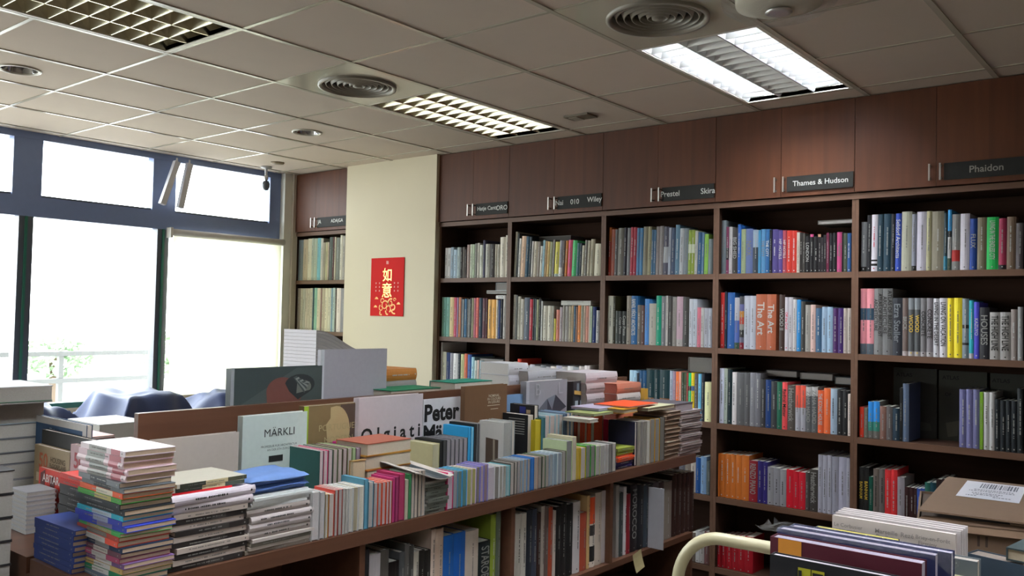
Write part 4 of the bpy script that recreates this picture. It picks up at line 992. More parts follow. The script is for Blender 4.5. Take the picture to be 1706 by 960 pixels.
G3|G|-800.0|-684.4|378.0|46.3|306|210|303840|C8C0B4|||1|
G3|G|-800.0|-637.3|378.0|47|300|210|242830|C8C0B4|||1|
G3|G|-800.0|-589.5|378.0|54|308|210|50484C|C8C0B4|||1|
G3|G|-800.0|-534.7|378.0|55.1|301|210|484040|C8C0B4|||1|
G3|G|-800.0|-478.8|378.0|81.8|295|210|706860|C8C0B4|||1|
G3|G|-800.0|-396.2|378.0|51.2|320|210|2C1C18|C8C0B4|||1|
G3|G|-800.0|-344.1|378.0|52.2|320|210|2E1E1A|C8C0B4|||1|
G3|G|-800.0|-291.1|378.0|46.3|317|210|2C1C18|C8C0B4|||0|
G3|G|-800.0|-244.0|378.0|47.1|314|210|2E1E1A|C8C0B4|||0|
G3|G|-800.0|-196.2|378.0|47.8|311|210|2C1C18|C8C0B4|||0|
H1|L|-1420.0|-1682.0|800.0|51.7|200|200|A04840|C0BCB8||-1.5|1|
H1|L|-1420.0|-1682.0|852.3|51.7|200|200|B8BCC0|C0BCB8||1|1|
H1|L|-1420.0|-1682.0|904.5|51.7|200|200|B8BCC0|C0BCB8|||1|
H1|L|-1420.0|-1682.0|956.8|51.7|200|200|9C9C9C|C0BCB8||-1|1|
H1|L|-1420.0|-1682.0|1009.0|51.7|200|200|B0B8C0|C0BCB8||1.5|1|
H1|L|-1420.0|-1682.0|1061.3|51.7|200|200|808080|C0BCB8||0.5|1|
H1|L|-1420.0|-1682.0|1113.6|51.7|200|200|C8C8C8|C0BCB8||-0.5|1|
H1|L|-1420.0|-1682.0|1165.8|51.7|200|200|8C8884|C0BCB8||-1.5|1|
H1|L|-1420.0|-1682.0|1218.1|51.7|200|200|B87838|C0BCB8||1|1|
H2|L|-1360.0|-930.7|800.0|59|153|200|A8ACB8|C0BCB8||-1.5|0|
H2|L|-1360.0|-930.7|859.6|59|153|200|B4B4BC|C0BCB8||1|0|
H2|L|-1360.0|-930.7|919.3|59|153|200|B0B4C0|C0BCB8|||0|
H2|L|-1360.0|-930.7|978.9|59|153|200|B8B8C0|C0BCB8||-1|0|
H2|L|-1360.0|-930.7|1038.5|59|153|200|B0B0B8|C0BCB8||1.5|0|
H2|L|-1360.0|-930.7|1098.2|59|153|200|B8B8C0|C0BCB8||0.5|0|
H2|L|-1360.0|-930.7|1157.8|59|153|200|B0B0B8|C0BCB8||-0.5|0|
H2|L|-1360.0|-930.7|1217.4|59|153|200|C0C0C4|C0BCB8||-1.5|0|
H3|L|-1300.0|-665.5|800.0|72.4|342|200|A0A0A4|C0BCB8||-1.5|1|
H3|L|-1300.0|-665.5|873.0|72.4|342|200|A8A8AC|C0BCB8||1|1|
H3|L|-1300.0|-665.5|946.1|72.4|342|200|A8A8AC|C0BCB8|||1|
H3|L|-1300.0|-665.5|1019.1|72.4|342|200|A0A0A4|C0BCB8||-1|1|
H3|L|-1300.0|-665.5|1092.2|72.4|342|200|A8A8AC|C0BCB8||1.5|1|
H3|L|-1300.0|-665.5|1165.2|72.4|342|200|A8A8AC|C0BCB8||0.5|1|
H4|L|-1100.0|-481.3|800.0|53.4|288|200|A89C9C|C0BCB8||-1.5|1|
H4|L|-1100.0|-481.3|854.0|53.4|288|200|B8B0B4|C0BCB8||1|1|
H4|L|-1100.0|-481.3|908.0|53.4|288|200|B0A8AC|C0BCB8|||1|
H4|L|-1100.0|-481.3|961.9|53.4|288|200|A89C9C|C0BCB8||-1|1|
H4|L|-1100.0|-481.3|1015.9|53.4|288|200|B8B0B4|C0BCB8||1.5|1|
H4|L|-1100.0|-481.3|1069.9|53.4|288|200|B0A8AC|C0BCB8||0.5|1|
H4|L|-1100.0|-481.3|1123.9|53.4|288|200|A89C9C|C0BCB8||-0.5|1|
H4|L|-1100.0|-481.3|1177.8|53.4|288|200|B8B0B4|C0BCB8||-1.5|1|
H5|L|-1020.0|-365.6|800.0|52.8|238|200|A85840|B87060||-1.5|0|
H5|L|-1020.0|-365.6|853.4|52.8|238|200|B0806C|B87060||1|0|
H5|L|-1020.0|-365.6|906.8|52.8|238|200|B8A8A0|B87060|||0|
H5|L|-1020.0|-365.6|960.2|52.8|238|200|A05840|B87060||-1|0|
H5|L|-1020.0|-365.6|1013.7|52.8|238|200|B89088|B87060||1.5|0|
H5|L|-1020.0|-365.6|1067.1|52.8|238|200|B8B0AC|B87060||0.5|0|
H5|L|-1020.0|-365.6|1120.5|52.8|238|200|B0705C|B87060||-0.5|0|
H6|G|-1030.0|-338.7|800.0|37.7|334|210|B88C38|C8C0B4|||0|
H6|G|-1030.0|-300.2|800.0|38.2|332|210|B88C38|C8C0B4|||0|
R1|F|-1128.7|-2582.9|800.0|17.1|241|174|2C5450|A89C9C|||1|
R1|F|-1128.7|-2562.2|800.0|19.9|241|174|C84070|A89C9C|||1|
R1|F|-1128.6|-2541.3|800.0|20.1|241|174|3C5048|A89C9C|||1|
R1|F|-1128.5|-2520.1|800.0|20.3|241|174|70785C|A09490|||1|
R1|F|-1126.9|-2498.7|800.0|20.6|239|172|50583C|A09490|||1|
R1|F|-1126.8|-2477.1|800.0|20.8|239|172|503830|A09490|||1|
R1|F|-1126.7|-2455.3|800.0|21|239|172|8C9C70|A09490|||1|
R1|F|-1125.3|-2438.8|800.0|15.7|237|170|8CA078|8CA078|||0|
R1|F|-1123.9|-2416.5|800.0|21.5|235|169|604050|8C8088|||1|
R2|F|-1126.1|-2385.5|800.0|19|238|171|C02C80|908890|||0|
R2|F|-1126.2|-2365.5|800.0|19.2|238|171|A8A0A8|908890|||0|
R2|F|-1126.1|-2339.4|800.0|25.2|238|171|A8A0A8|989098|||1|
R3|C|-1173.0|-1377.2|800.0|45|275|198|18181A|B0A8A0|||1|
R3|C|-1128.2|-1500.6|800.0|20|255|143|A8ACAC|B0A8A0|||1|
R3|C|-1127.5|-1331.0|800.0|30|313|142|1C1C1E|B0A8A0|||1|
R3|C|-1108.4|-1546.5|800.0|50|255|138|C0C0BC|8C8C88|||1|
R3|F|-1095.0|-2009.5|800.0|39.6|210|140|B8B48C|A8A488|||1|
R3|F|-1095.0|-1765.9|800.0|21.8|269|140|A8A8A8|404040|||0|
R3|F|-1095.0|-1944.0|800.0|23.5|219|140|606064|8C888C|||0|
R3|F|-1095.0|-1919.4|800.0|23.8|217|140|606064|8C888C|||0|
R3|F|-1095.0|-1894.5|800.0|24.1|217|140|606064|8C888C|||0|
R3|F|-1095.0|-1869.4|800.0|24.4|217|140|606064|8C888C|||0|
R3|F|-1095.0|-1843.9|800.0|24.6|217|140|606064|8C888C|||0|
R3|F|-1095.0|-1989.0|800.0|19.7|219|140|202020|202020|||0|
R3|F|-1095.0|-1968.4|800.0|19.9|219|140|404040|404040|||0|
R3|F|-1095.0|-1788.5|800.0|17.8|268|140|202020|202020|||0|
R3|F|-1095.0|-1825.6|800.0|17.5|259|140|2C90C0|2C90C0|||0|
R3|F|-1095.0|-1807.1|800.0|17.7|257|140|2C90C0|70B0C8|||0|
R4|F|-1136.5|-1350.1|800.0|43.6|252|182|A89820|A89820|||1|
R4|F|-1140.2|-1318.6|800.0|30.8|257|185|2C5860|2C5860|||0|
R4|F|-1146.2|-1282.0|800.0|35.8|266|191|A0C0C8|A09490|||0|
R4|F|-1144.1|-1240.2|800.0|41|263|189|A0C0C8|988C88|||1|
R4|F|-1146.2|-1212.0|800.0|27.4|266|191|A0C0C8|9C9490|||0|
R4|F|-1144.6|-1178.7|800.0|32.5|263|190|80A0B0|9C9490|||0|
R4|F|-1145.0|-1149.8|800.0|28.1|264|190|48586C|48586C|||0|
R4|F|-1145.5|-1120.5|800.0|28.4|265|190|5C84A8|A09890|||0|
R4|F|-1146.0|-1091.0|800.0|28.7|265|191|5C84A8|A0988C|||0|
R4|F|-1125.9|-1061.1|800.0|29.1|237|171|7C3020|7C3020|||0|
R4|F|-1124.3|-1030.9|800.0|29.4|235|169|C04830|9C8880|||0|
R4|F|-1122.6|-1000.4|800.0|29.8|233|168|C04830|A04030|||0|
R4|F|-1123.1|-974.6|800.0|24.9|234|168|C04830|9C8880|||0|
R4|F|-1121.6|-943.4|800.0|30.4|231|167|D05030|D05030|||0|
R4|F|-1120.0|-917.2|800.0|25.5|229|165|A0A0A0|A0A0A0|||0|
R4|C|-1068.4|-762.2|800.0|12|231|68|D05030|B0A8A0|||1|
R4|C|-1027.0|-726.7|800.0|15|202|42|A02058|B0A8A0|||0|
S0|M|-955.0|-3420.0|800.0|13.9|240|100|243468|84705C||-1|1|
S0|M|-1045.0|-3315.0|800.0|14.9|240|75|1C1A1C|A0988C||-1.2|0|
S0|M|-951.0|-3420.0|814.5|13.9|240|100|243468|84705C|||1|
S0|M|-1045.0|-3315.0|815.5|14.9|240|75|1C1A1C|A0988C|||0|n@
S0|M|-953.0|-3420.0|829.0|13.9|240|100|243468|84705C||1|1|
S0|M|-1045.0|-3315.0|831.0|14.9|240|75|1C1A1C|A0988C||1.2|0|
S0|M|-955.0|-3420.0|843.5|13.9|240|100|243468|84705C||-0.5|1|
S0|M|-1045.0|-3315.0|846.5|14.9|240|75|1C1A1C|A0988C||-0.6|0|n@
S0|M|-951.0|-3420.0|858.0|13.9|240|100|243468|84705C||0.5|1|
S0|M|-1045.0|-3315.0|862.0|14.9|240|75|1C1A1C|A0988C||0.6|0|
S0|M|-953.0|-3420.0|872.5|13.9|240|100|243468|84705C||-1|1|
S0|M|-1045.0|-3315.0|877.5|14.9|240|75|1C1A1C|A0988C||-1.2|0|n@
S0|M|-955.0|-3420.0|887.0|13.9|240|100|243468|84705C|||1|
S0|M|-1045.0|-3315.0|893.0|14.9|240|75|1C1A1C|A0988C|||0|
S0|M|-951.0|-3420.0|901.5|13.9|240|100|243468|84705C||1|1|
S0|M|-1045.0|-3315.0|908.5|14.9|240|75|1C1A1C|A0988C||1.2|0|n@
S0|M|-1045.0|-3315.0|924.0|14.9|240|75|1C1A1C|A0988C||-0.6|0|
S0|M|-1045.0|-3315.0|939.5|14.9|240|75|1C1A1C|A0988C||0.6|0|n@
S0|M|-1045.0|-3315.0|955.0|14.9|240|75|1C1A1C|A0988C||-1.2|0|
S0|M|-1045.0|-3315.0|970.5|14.9|240|75|1C1A1C|A0988C|||0|n@
S0|M|-1045.0|-3315.0|986.0|14.9|240|75|B02C24|A0988C||1.2|0|
S0|M|-1045.0|-3315.0|1001.5|14.9|240|75|B02C24|A0988C||-0.6|0|n@
S1|M|-772.6|-3388.3|800.0|14|245|142|506070|A08C78||-2|0|
S1|M|-768.2|-3386.1|814.6|12.9|245|142|1C6848|A08C78||2|1|=25:60:A8A8A8
S1|M|-763.8|-3383.9|828.1|12.9|245|142|A08858|A08C78||1.5|1|=25:60:A8A8A8
S1|M|-759.4|-3381.7|841.6|12.9|245|142|604870|A08C78||1|1|=25:60:A8A8A8
S1|M|-770.4|-3387.2|855.2|12.9|245|142|883C58|A08C78||0.5|1|=28:60:9C9C9C
S1|M|-766.0|-3385.0|868.7|12.9|245|142|583844|A08C78|||1|=28:60:A09C98
S1|M|-761.6|-3382.8|882.2|14|245|142|1C2C44|A08C78||-0.5|1|=28:60:707478
S1|M|-772.6|-3388.3|896.8|14|245|142|C04838|A08C78||-1|1|=28:75:A0A0A0
S1|M|-768.2|-3386.1|911.4|11.9|245|142|8C3830|A08C78||-1.5|1|=28:75:605C58
S1|M|-763.8|-3383.9|923.8|9.8|245|142|3C8C4C|A08C78||-2|1|=20:80:7C7854
S1|M|-759.4|-3381.7|934.3|14.5|245|142|303C98|A08C78||2|1|=28:60:6C6890
S1|M|-770.4|-3387.2|949.3|14.5|245|142|303A94|A08C78||1.5|1|=28:60:7C84A0
S1|M|-766.0|-3385.0|964.4|12.4|245|142|2C90A8|A08C78||1|1|=24:66:90A0B0
S1|M|-761.6|-3382.8|977.4|14.5|245|142|24282C|A08C78||0.5|1|n@
S1|M|-772.6|-3388.3|992.5|14.5|245|142|262A30|A08C78|||1|n@
S1|M|-768.2|-3386.1|1007.6|12.9|245|142|3C8038|A08C78||-0.5|1|=22:60:98905C
S1|M|-763.8|-3383.9|1021.2|14|245|142|D04C28|A08C78||-1|1|=22:60:B8B0A0
S1|M|-759.4|-3381.7|1035.7|12.9|245|142|505458|A08C78||-1.5|1|=30:70:181818
S1|M|-770.4|-3387.2|1049.3|14|245|142|606468|A08C78||-2|1|=30:70:20242C
S1|M|-766.0|-3385.0|1063.8|16.1|245|142|C0A8AC|A08C78||2|1|=10:30:A06068=40:80:8C8C88
S1|M|-761.6|-3382.8|1080.5|16.1|245|142|B8A0A8|A08C78||1.5|1|=5:30:985860=40:80:808480
S1|M|-772.6|-3388.3|1097.1|16.1|245|142|C0A8AC|A08C78||1|1|=10:30:A06068=40:80:8C8C88
S1|M|-768.2|-3386.1|1113.8|15|245|142|B8A0A8|A08C78||0.5|1|=5:30:985860=40:80:808480
S1|M|-763.8|-3383.9|1129.4|15|245|142|C4B0B4|A08C78|||1|=10:30:A06068=40:80:8C8C88
S2|L|-779.6|-3011.2|800.0|14.9|229|200|24201F|B0A498||-1.4|1|=28:48:383432
S2|L|-777.2|-3006.4|815.5|14.9|229|200|9C9088|B0A498||1.4|1|
S2|L|-774.8|-3001.6|831.0|14.9|229|200|24201F|B0A498||1.05|1|=28:48:383432
S2|L|-772.4|-2996.8|846.5|14.9|229|200|9C9088|B0A498||0.7|1|
S2|L|-778.4|-3008.8|862.0|14.9|229|200|24201F|B0A498||0.35|1|=28:48:383432
S2|L|-776.0|-3004.0|877.5|14.9|229|200|9C9088|B0A498|||1|
S2|L|-773.6|-2999.2|893.0|14.9|229|200|24201F|B0A498||-0.35|1|=28:48:383432
S2|L|-779.6|-3011.2|908.5|14.9|229|200|9C9088|B0A498||-0.7|1|
S2|L|-777.2|-3006.4|924.0|14.9|229|200|24201F|B0A498||-1.05|1|=28:48:383432
S2|L|-774.8|-3001.6|939.5|14.9|229|200|9C9088|B0A498||-1.4|1|
S2|L|-771.6|-2985.5|955.0|23.4|267|200|A8A0A4|C0B8B4||-1.4|1|k@
S2|L|-769.2|-2980.7|979.0|25.4|267|200|B8B0B8|C8C0C0||1.4|1|k@
S2|L|-789.6|-3046.0|1005.0|5.4|194|200|C02028|B0A498||-1.4|0|
S2|L|-789.6|-3005.9|1011.0|11.4|224|180|9C988C|C0B090||-1.4|1|=0:28:3C443C=28:60:B0A480=60:96:2C3028
S2|L|-787.2|-3001.1|1023.0|11.4|224|180|9C988C|C0B090||1.4|1|=0:28:38382C=28:60:B0A480=60:96:2C3028
S3|L|-775.6|-2776.1|800.0|11.4|226|190|605850|989088||-1.4|0|
S3|L|-773.2|-2771.3|812.0|9.4|226|190|908880|B0A8A4||1.4|0|
S3|L|-770.8|-2766.5|822.0|11.4|226|190|504C44|989088||1.05|0|
S3|L|-768.4|-2761.7|834.0|9.4|226|190|A09894|C0B8B4||0.7|0|
S3|L|-774.4|-2773.7|844.0|21.4|226|190|7C7470|A8A0A0||0.35|1|k@
S3|L|-772.0|-2768.9|866.0|21.4|226|190|A09898|B8B0B0|||1|k@
S3|L|-769.6|-2764.1|888.0|20.4|226|190|A09898|B8B0B0||-0.35|1|k@
S3|L|-775.6|-2776.1|909.0|20.4|226|190|7C7470|B0A8A8||-0.7|1|k@
S3|L|-781.6|-2783.0|930.0|7.4|213|170|B8BCBC|C8C8C8||-1.4|0|
S3|L|-779.2|-2778.2|938.0|7.4|213|170|B8BCBC|C8C8C8||1.4|0|
S3|L|-776.8|-2773.4|946.0|7.4|213|170|B8BCBC|C8C8C8||1.05|0|
S3|L|-774.4|-2768.6|954.0|7.4|213|170|B8BCBC|C8C8C8||0.7|0|
S3|L|-780.4|-2780.6|962.0|7.4|213|170|B8BCBC|C8C8C8||0.35|0|
S4|L|-773.6|-2165.4|800.0|12.9|109|130|4C4E48|98948C||-1.4|0|k@
S4|L|-771.2|-2160.6|813.5|12.9|109|130|5C605A|98948C||1.4|0|k@
S4|L|-768.8|-2155.8|827.0|12.9|109|130|4C4E48|98948C||1.05|0|k@
S4|L|-766.4|-2151.0|840.5|12.9|109|130|5C605A|98948C||0.7|0|k@
S4|L|-772.4|-2163.0|854.0|12.9|109|130|4C4E48|98948C||0.35|0|k@
S4|L|-770.0|-2158.2|867.5|12.9|109|130|5C605A|98948C|||0|k@
S4|L|-767.6|-2153.4|881.0|12.9|109|130|4C4E48|98948C||-0.35|0|k@
S4|L|-773.6|-2165.4|894.5|12.9|109|130|5C605A|98948C||-0.7|0|k@
S4|L|-771.2|-2160.6|908.0|8.4|109|130|8C8884|A8A09C||-1.05|0|
S5|L|-789.6|-829.4|800.0|17.4|152|170|24204C|605C70||-1.4|0|
S5|L|-787.2|-824.6|818.0|15.4|152|170|1C1838|605C70||1.4|0|
S5|L|-784.8|-819.8|834.0|10.4|152|170|C04C2C|B08070||1.05|0|
S5|L|-782.4|-815.0|845.0|10.4|152|170|B84828|B08070||0.7|0|
S5|L|-788.4|-827.0|856.0|10.4|152|170|C8502C|B08070||0.35|0|
S5|L|-786.0|-822.2|867.0|15.4|152|170|707828|8C8C60|||0|
S5|L|-783.6|-817.4|883.0|15.4|152|170|68702C|8C8C60||-0.35|0|
W1|N|-974.6|-537.0|800.0|21.4|147|200|A09080|6C5848||-1.4|0|
W1|N|-972.2|-532.2|822.0|21.4|147|200|A09080|6C5848||1.4|0|
W1|N|-969.8|-527.4|844.0|21.4|147|200|A09080|6C5848||1.05|0|
W1|N|-967.4|-522.6|866.0|21.4|147|200|A09080|6C5848||0.7|0|
W1|N|-973.4|-534.6|888.0|21.4|147|200|A09080|6C5848||0.35|0|
W1|N|-971.0|-529.8|910.0|21.4|147|200|A09080|6C5848|||0|
W1|N|-968.6|-525.0|932.0|21.4|147|200|A09080|6C5848||-0.35|0|
W1|N|-974.6|-537.0|954.0|21.4|147|200|A09080|6C5848||-0.7|0|
W1|N|-972.2|-532.2|976.0|21.4|147|200|A09080|6C5848||-1.05|0|
W1|N|-969.8|-527.4|998.0|21.4|147|200|A09080|6C5848||-1.4|0|
W1|N|-967.4|-522.6|1020.0|21.4|147|200|A09080|6C5848||1.4|0|
W2|N|-1011.6|-382.8|800.0|15.4|232|240|A89C9C|80706C||-1.4|0|
W2|N|-1009.2|-378.0|816.0|15.4|232|240|A89C9C|80706C||1.4|0|
W2|N|-1006.8|-373.2|832.0|15.4|232|240|A89C9C|80706C||1.05|0|
W2|N|-1004.4|-368.4|848.0|15.4|232|240|A89C9C|80706C||0.7|0|
W2|N|-1010.4|-380.4|864.0|15.4|232|240|A89C9C|80706C||0.35|0|
W2|N|-1008.0|-375.6|880.0|13.4|232|240|A89C9C|807470|||0|
W2|N|-1005.6|-370.8|894.0|13.4|232|240|A89C9C|807470||-0.35|0|
W2|N|-1011.6|-382.8|908.0|13.4|232|240|A89C9C|807470||-0.7|0|
W2|N|-1009.2|-378.0|922.0|13.4|232|240|A89C9C|807470||-1.05|0|
W2|N|-1006.8|-373.2|936.0|13.4|232|240|A89C9C|807470||-1.4|0|
W2|N|-1004.4|-368.4|950.0|13.4|232|240|A89C9C|807470||1.4|0|
W2|N|-1010.4|-380.4|964.0|13.4|232|240|A89C9C|807470||1.05|0|
W2|N|-1008.0|-375.6|978.0|13.4|232|240|A89C9C|807470||0.7|0|
W2|N|-1005.6|-370.8|992.0|13.4|232|240|A89C9C|807470||0.35|0|
W2|N|-1011.6|-382.8|1006.0|13.4|232|240|A89C9C|807470|||0|
W2|N|-1009.2|-378.0|1020.0|13.4|232|240|A89C9C|807470||-0.35|0|
"""
# ---------------- books: region|stance|x|y|z|thick|height|depth|cover|pages|lean|yaw|own|spine
BASIS = {'S': ((1, 0, 0), (0, 1, 0), (0, 0, 1)), 'F': ((0, -1, 0), (1, 0, 0), (0, 0, 1)), 'G': ((0, 1, 0), (-1, 0, 0), (0, 0, 1)), 'L': ((0, 0, 1), (-1, 0, 0), (0, -1, 0)),
         'M': ((0, 0, 1), (0, 1, 0), (-1, 0, 0)), 'N': ((0, 0, 1), (1, 0, 0), (0, 1, 0)), 'C': ((0, -1, 0), (1, 0, 0), (0, 0, 1)), 'D': ((1, 0, 0), (0, 1, 0), (0, 0, 1))}
def book_shapes(w, h, d, cov, page, bands, spine_round, k_=1.0):
    """cover (boards and spine, wrapped) and page block, local: x thickness, y from spine to fore-edge, z height"""
    c = MB(); t = min(.0022, w * .16); ins = .0025 if w > .018 else .0006
    R = min(.006, w * .18) if spine_round else 0.0
    prof = [(0, d), (0, R)]
    if R:
        for k in range(1, 4): a = k / 4; prof.append((w * a, R * (1 - math.sin(PI * a))))
    prof += [(w, R), (w, d)]
    inn = [(t, d), (t, R + t), (w - t, R + t), (w - t, d)]
    lv = [0.0]; cm = []
    bb = sorted(bands)
    z = 0.0
    for a, b, c_ in bb:
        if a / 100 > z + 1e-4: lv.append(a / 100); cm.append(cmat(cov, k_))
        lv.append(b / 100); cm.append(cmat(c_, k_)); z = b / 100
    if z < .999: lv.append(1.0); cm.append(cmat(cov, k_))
    n = len(prof); base = cmat(cov, k_)
    for k in range(len(lv) - 1):
        z0, z1 = lv[k] * h, lv[k + 1] * h
        for i in range(n - 1):
            (xa, ya), (xb, yb) = prof[i], prof[i + 1]
            side = i == 0 or i == n - 2
            c.quad([(xa, ya, z0), (xb, yb, z0), (xb, yb, z1), (xa, ya, z1)], base if side else cm[k])
    for i in range(3):
        (xa, ya), (xb, yb) = inn[i], inn[i + 1]; c.quad([(xb, yb, 0), (xa, ya, 0), (xa, ya, h), (xb, yb, h)], base)
    for z0 in (0, h):
        c.quad([(0, d, z0), (t, d, z0), (t, R + t, z0), (0, R, z0)], base); c.quad([(w, R, z0), (w - t, R + t, z0), (w - t, d, z0), (w, d, z0)], base)
        c.quad([(0, R, z0), (t, R + t, z0), (w - t, R + t, z0)] + [p_ + (z0,) for p_ in prof[::-1][1:-1]], base)
    p = MB(); pm = pmat(page, k_); p.box(t, w - t, R + t + .0002, d - ins, ins, h - ins, pm)
    return c, p
OK_WORDS = {'BIG SHED': 'BIG SHED', 'THE CITY': 'THE CITY', 'FLUX': 'FLUX', 'HOUSES': 'HOUSES', 'WOOD': 'WOOD', 'WOOD II': 'WOOD II', 'BRICK': 'BRICK', 'CONCRETE': 'CONCRETE', 'Off the Grid': 'Off the Grid', 'The Art': 'The Art',
            'LIVING IN THE DESERT': 'LIVING IN THE DESERT', 'LIVING ON VACATION': 'LIVING ON VACATION', 'Radical Matter': 'Radical Matter', 'THE ICONIC HOUSE': 'THE ICONIC HOUSE', 'Copy Paste': 'Copy Paste', 'LONDON': 'LONDON', 'THE HIGH LINE': 'THE HIGH LINE', 'MOROCCO': ''}
def cname(h):
    r, g_, b = (int(h[i:i + 2], 16) / 255 for i in (0, 2, 4)); mx = max(r, g_, b); mn = min(r, g_, b); s = (mx - mn) / mx if mx else 0
    if mx < .19: return 'black'
    if s < .13: return 'charcoal' if mx < .36 else 'dark grey' if mx < .5 else 'grey' if mx < .64 else 'pale grey' if mx < .72 else 'white'
    import colorsys
    hue = colorsys.rgb_to_hsv(r, g_, b)[0] * 360
    if s < .30:
        if hue < 75 or hue > 330: return ('dark brown' if mx < .38 else 'taupe' if mx < .58 else 'beige' if mx < .72 else 'cream') if hue > 18 and hue < 330 else ('brownish grey' if mx < .5 else 'pinkish grey')
        if hue < 170: return 'grey green'
        return 'slate blue' if mx < .45 else 'pale blue grey'
    if hue < 12 or hue > 345: return 'dark red' if mx < .5 else 'pink' if s < .5 and mx > .7 else 'red'
    if hue < 42: return 'brown' if mx < .55 else ('tan' if s < .5 else 'orange')
    if hue < 66: return 'olive' if mx < .55 else 'yellow' if s > .55 else 'khaki'
    if hue < 165: return 'dark green' if mx < .35 else 'green'
    if hue < 195: return 'dark teal' if mx < .35 else 'teal'
    if hue < 240: return 'navy' if mx < .40 else ('pale blue' if s < .45 and mx > .55 else 'blue')
    if hue < 300: return 'purple' if mx < .65 else 'lilac'
    return 'maroon' if mx < .5 else 'magenta'
BAYN = ['bay by the window', 'bay next to the column', 'second bay from the column', 'bay behind the display end', 'bay under lit light', 'rightmost bay']
SHN = {'1': 'top shelf', '2': 'second shelf', '3': 'third shelf', '4': 'fourth shelf', '5': 'lowest shelf'}
REG = {'F1': 'front row of the display, left part', 'F2': 'front row of the display, middle', 'F3': 'front row by the olive stack', 'F4': 'tall books near the display far end', 'F3b': 'far end of the display',
       'R1': 'leaning second row', 'R2': 'upright trio right of the leaning magazines', 'R3': 'second row before the brown cover', 'R4': 'second row, far part',
       'S0': 'low stack at the display near corner', 'S1': 'multicoloured corner stack', 'S2': 'black and white striped stack', 'S3': 'pale stack topped with blue cushions', 'S4': 'small grey green stack under the curled magazine', 'S5': 'olive and orange stack near the far end',
       'W1': 'brown edged stack at the far end', 'W2': 'outermost stack at the far end', 'G1': 'left section under the ledge', 'G2': 'middle section under the ledge', 'G3': 'right section under the ledge',
       'H1': 'stack against the cream column', 'H2': 'white stack behind the divider', 'H3': 'grey stack behind the divider', 'H4': 'white stack before the third bay', 'H5': 'reddish stack near the far end', 'H6': 'pair of upright ochre books by the reddish stack', '12t': 'lying atop the second row', '22t': 'lying atop the second row',
       'K1': 'thick stack at the left picture edge', 'K2': 'tall stack in the left background', 'K3': 'thin grey stack at the display corner', 'T1': 'lying on top of the far rows', 'T2': 'table by the window', 'CT': 'row of large books on the trolley', 'CS': 'small pile at the right picture edge'}
def region(r): return REG[r] if r in REG else SHN[r[1]] + ', ' + BAYN[int(r[0])]
SPECIAL = {'D0': 'low grey board standing at the near end of the divider', 'D1': 'pale green architecture book standing against the wooden divider', 'D2': 'bronze and taupe cover with lime edge leaning on the divider', 'D3': 'large blank white cover with spaced letters leaning on the divider',
           'D4': 'white book with huge black letters leaning on the divider', 'D5': 'plain brown cover with small white lines leaning on divider', 'D6': 'plain blue cover leaning on the divider beside the brown one', 'D7': 'grey book showing an angular building, at the divider',
           'D8': 'black spined book with industrial picture, beside the grey building cover', 'D9': 'large dark cover with a cropped grey haired head behind the divider', 'DA': 'big blank grey white board standing behind the divider',
           'E1': 'red cover with white capitals standing behind the black stack', 'E2': 'tan cover with large orange 50 standing at near end', 'E3': 'pink cover with large red 50 beside the multicoloured stack', 'E4': 'black cover with pale disc behind the tan cover', 'E5': 'white framed blue cover, tallest at the near end'}
rows = {}; order = []
for ln in BOOKS.strip().split('\n'):
    f = ln.split('|'); f += [''] * (14 - len(f)); f[13] = '|'.join(f[13:])
    r = dict(reg=f[0], code=f[1], o=Vector((float(f[2]), float(f[3]), float(f[4]))) / 1000, w=float(f[5]) / 1000, h=float(f[6]) / 1000, d=float(f[7]) / 1000, col=f[8], page=f[9] or 'C8C0B4', lean=float(f[10] or 0), yaw=float(f[11] or 0), ind=f[12] == '1', t=f[13])
    if r['reg'] not in rows: rows[r['reg']] = []
    rows[r['reg']].append(r)
def parse(t):
    bands = [(int(a), int(b), c) for a, b, c in re.findall(r'=(\d+):(\d+):([0-9A-F]{6})', t)]
    t = re.sub(r'=(\d+):(\d+):([0-9A-F]{6})', '', t); colr = None; force = False
    m = re.match(r'^([kwrygn])@', t)
    if m: colr = m.group(1); t = t[2:]; force = True
    t = t.lstrip('@')
    return bands, t, colr, force
INK = {'k': '262422', 'w': 'D8D8D4', 'r': 'C02038', 'y': 'C8A83C', 'g': '74787C', 'n': '8C8C8C'}
used = {}
def sized(r):
    w_ = r['w']; return 'slim ' if w_ < .011 else 'thick ' if w_ > .032 else ''
ORD = ['', 'first', 'second', 'third', 'fourth', 'fifth', 'sixth', 'seventh', 'eighth', 'ninth', 'tenth', 'eleventh', 'twelfth', 'thirteenth', 'fourteenth', 'fifteenth', 'sixteenth', 'seventeenth', 'eighteenth', 'nineteenth', 'twentieth']
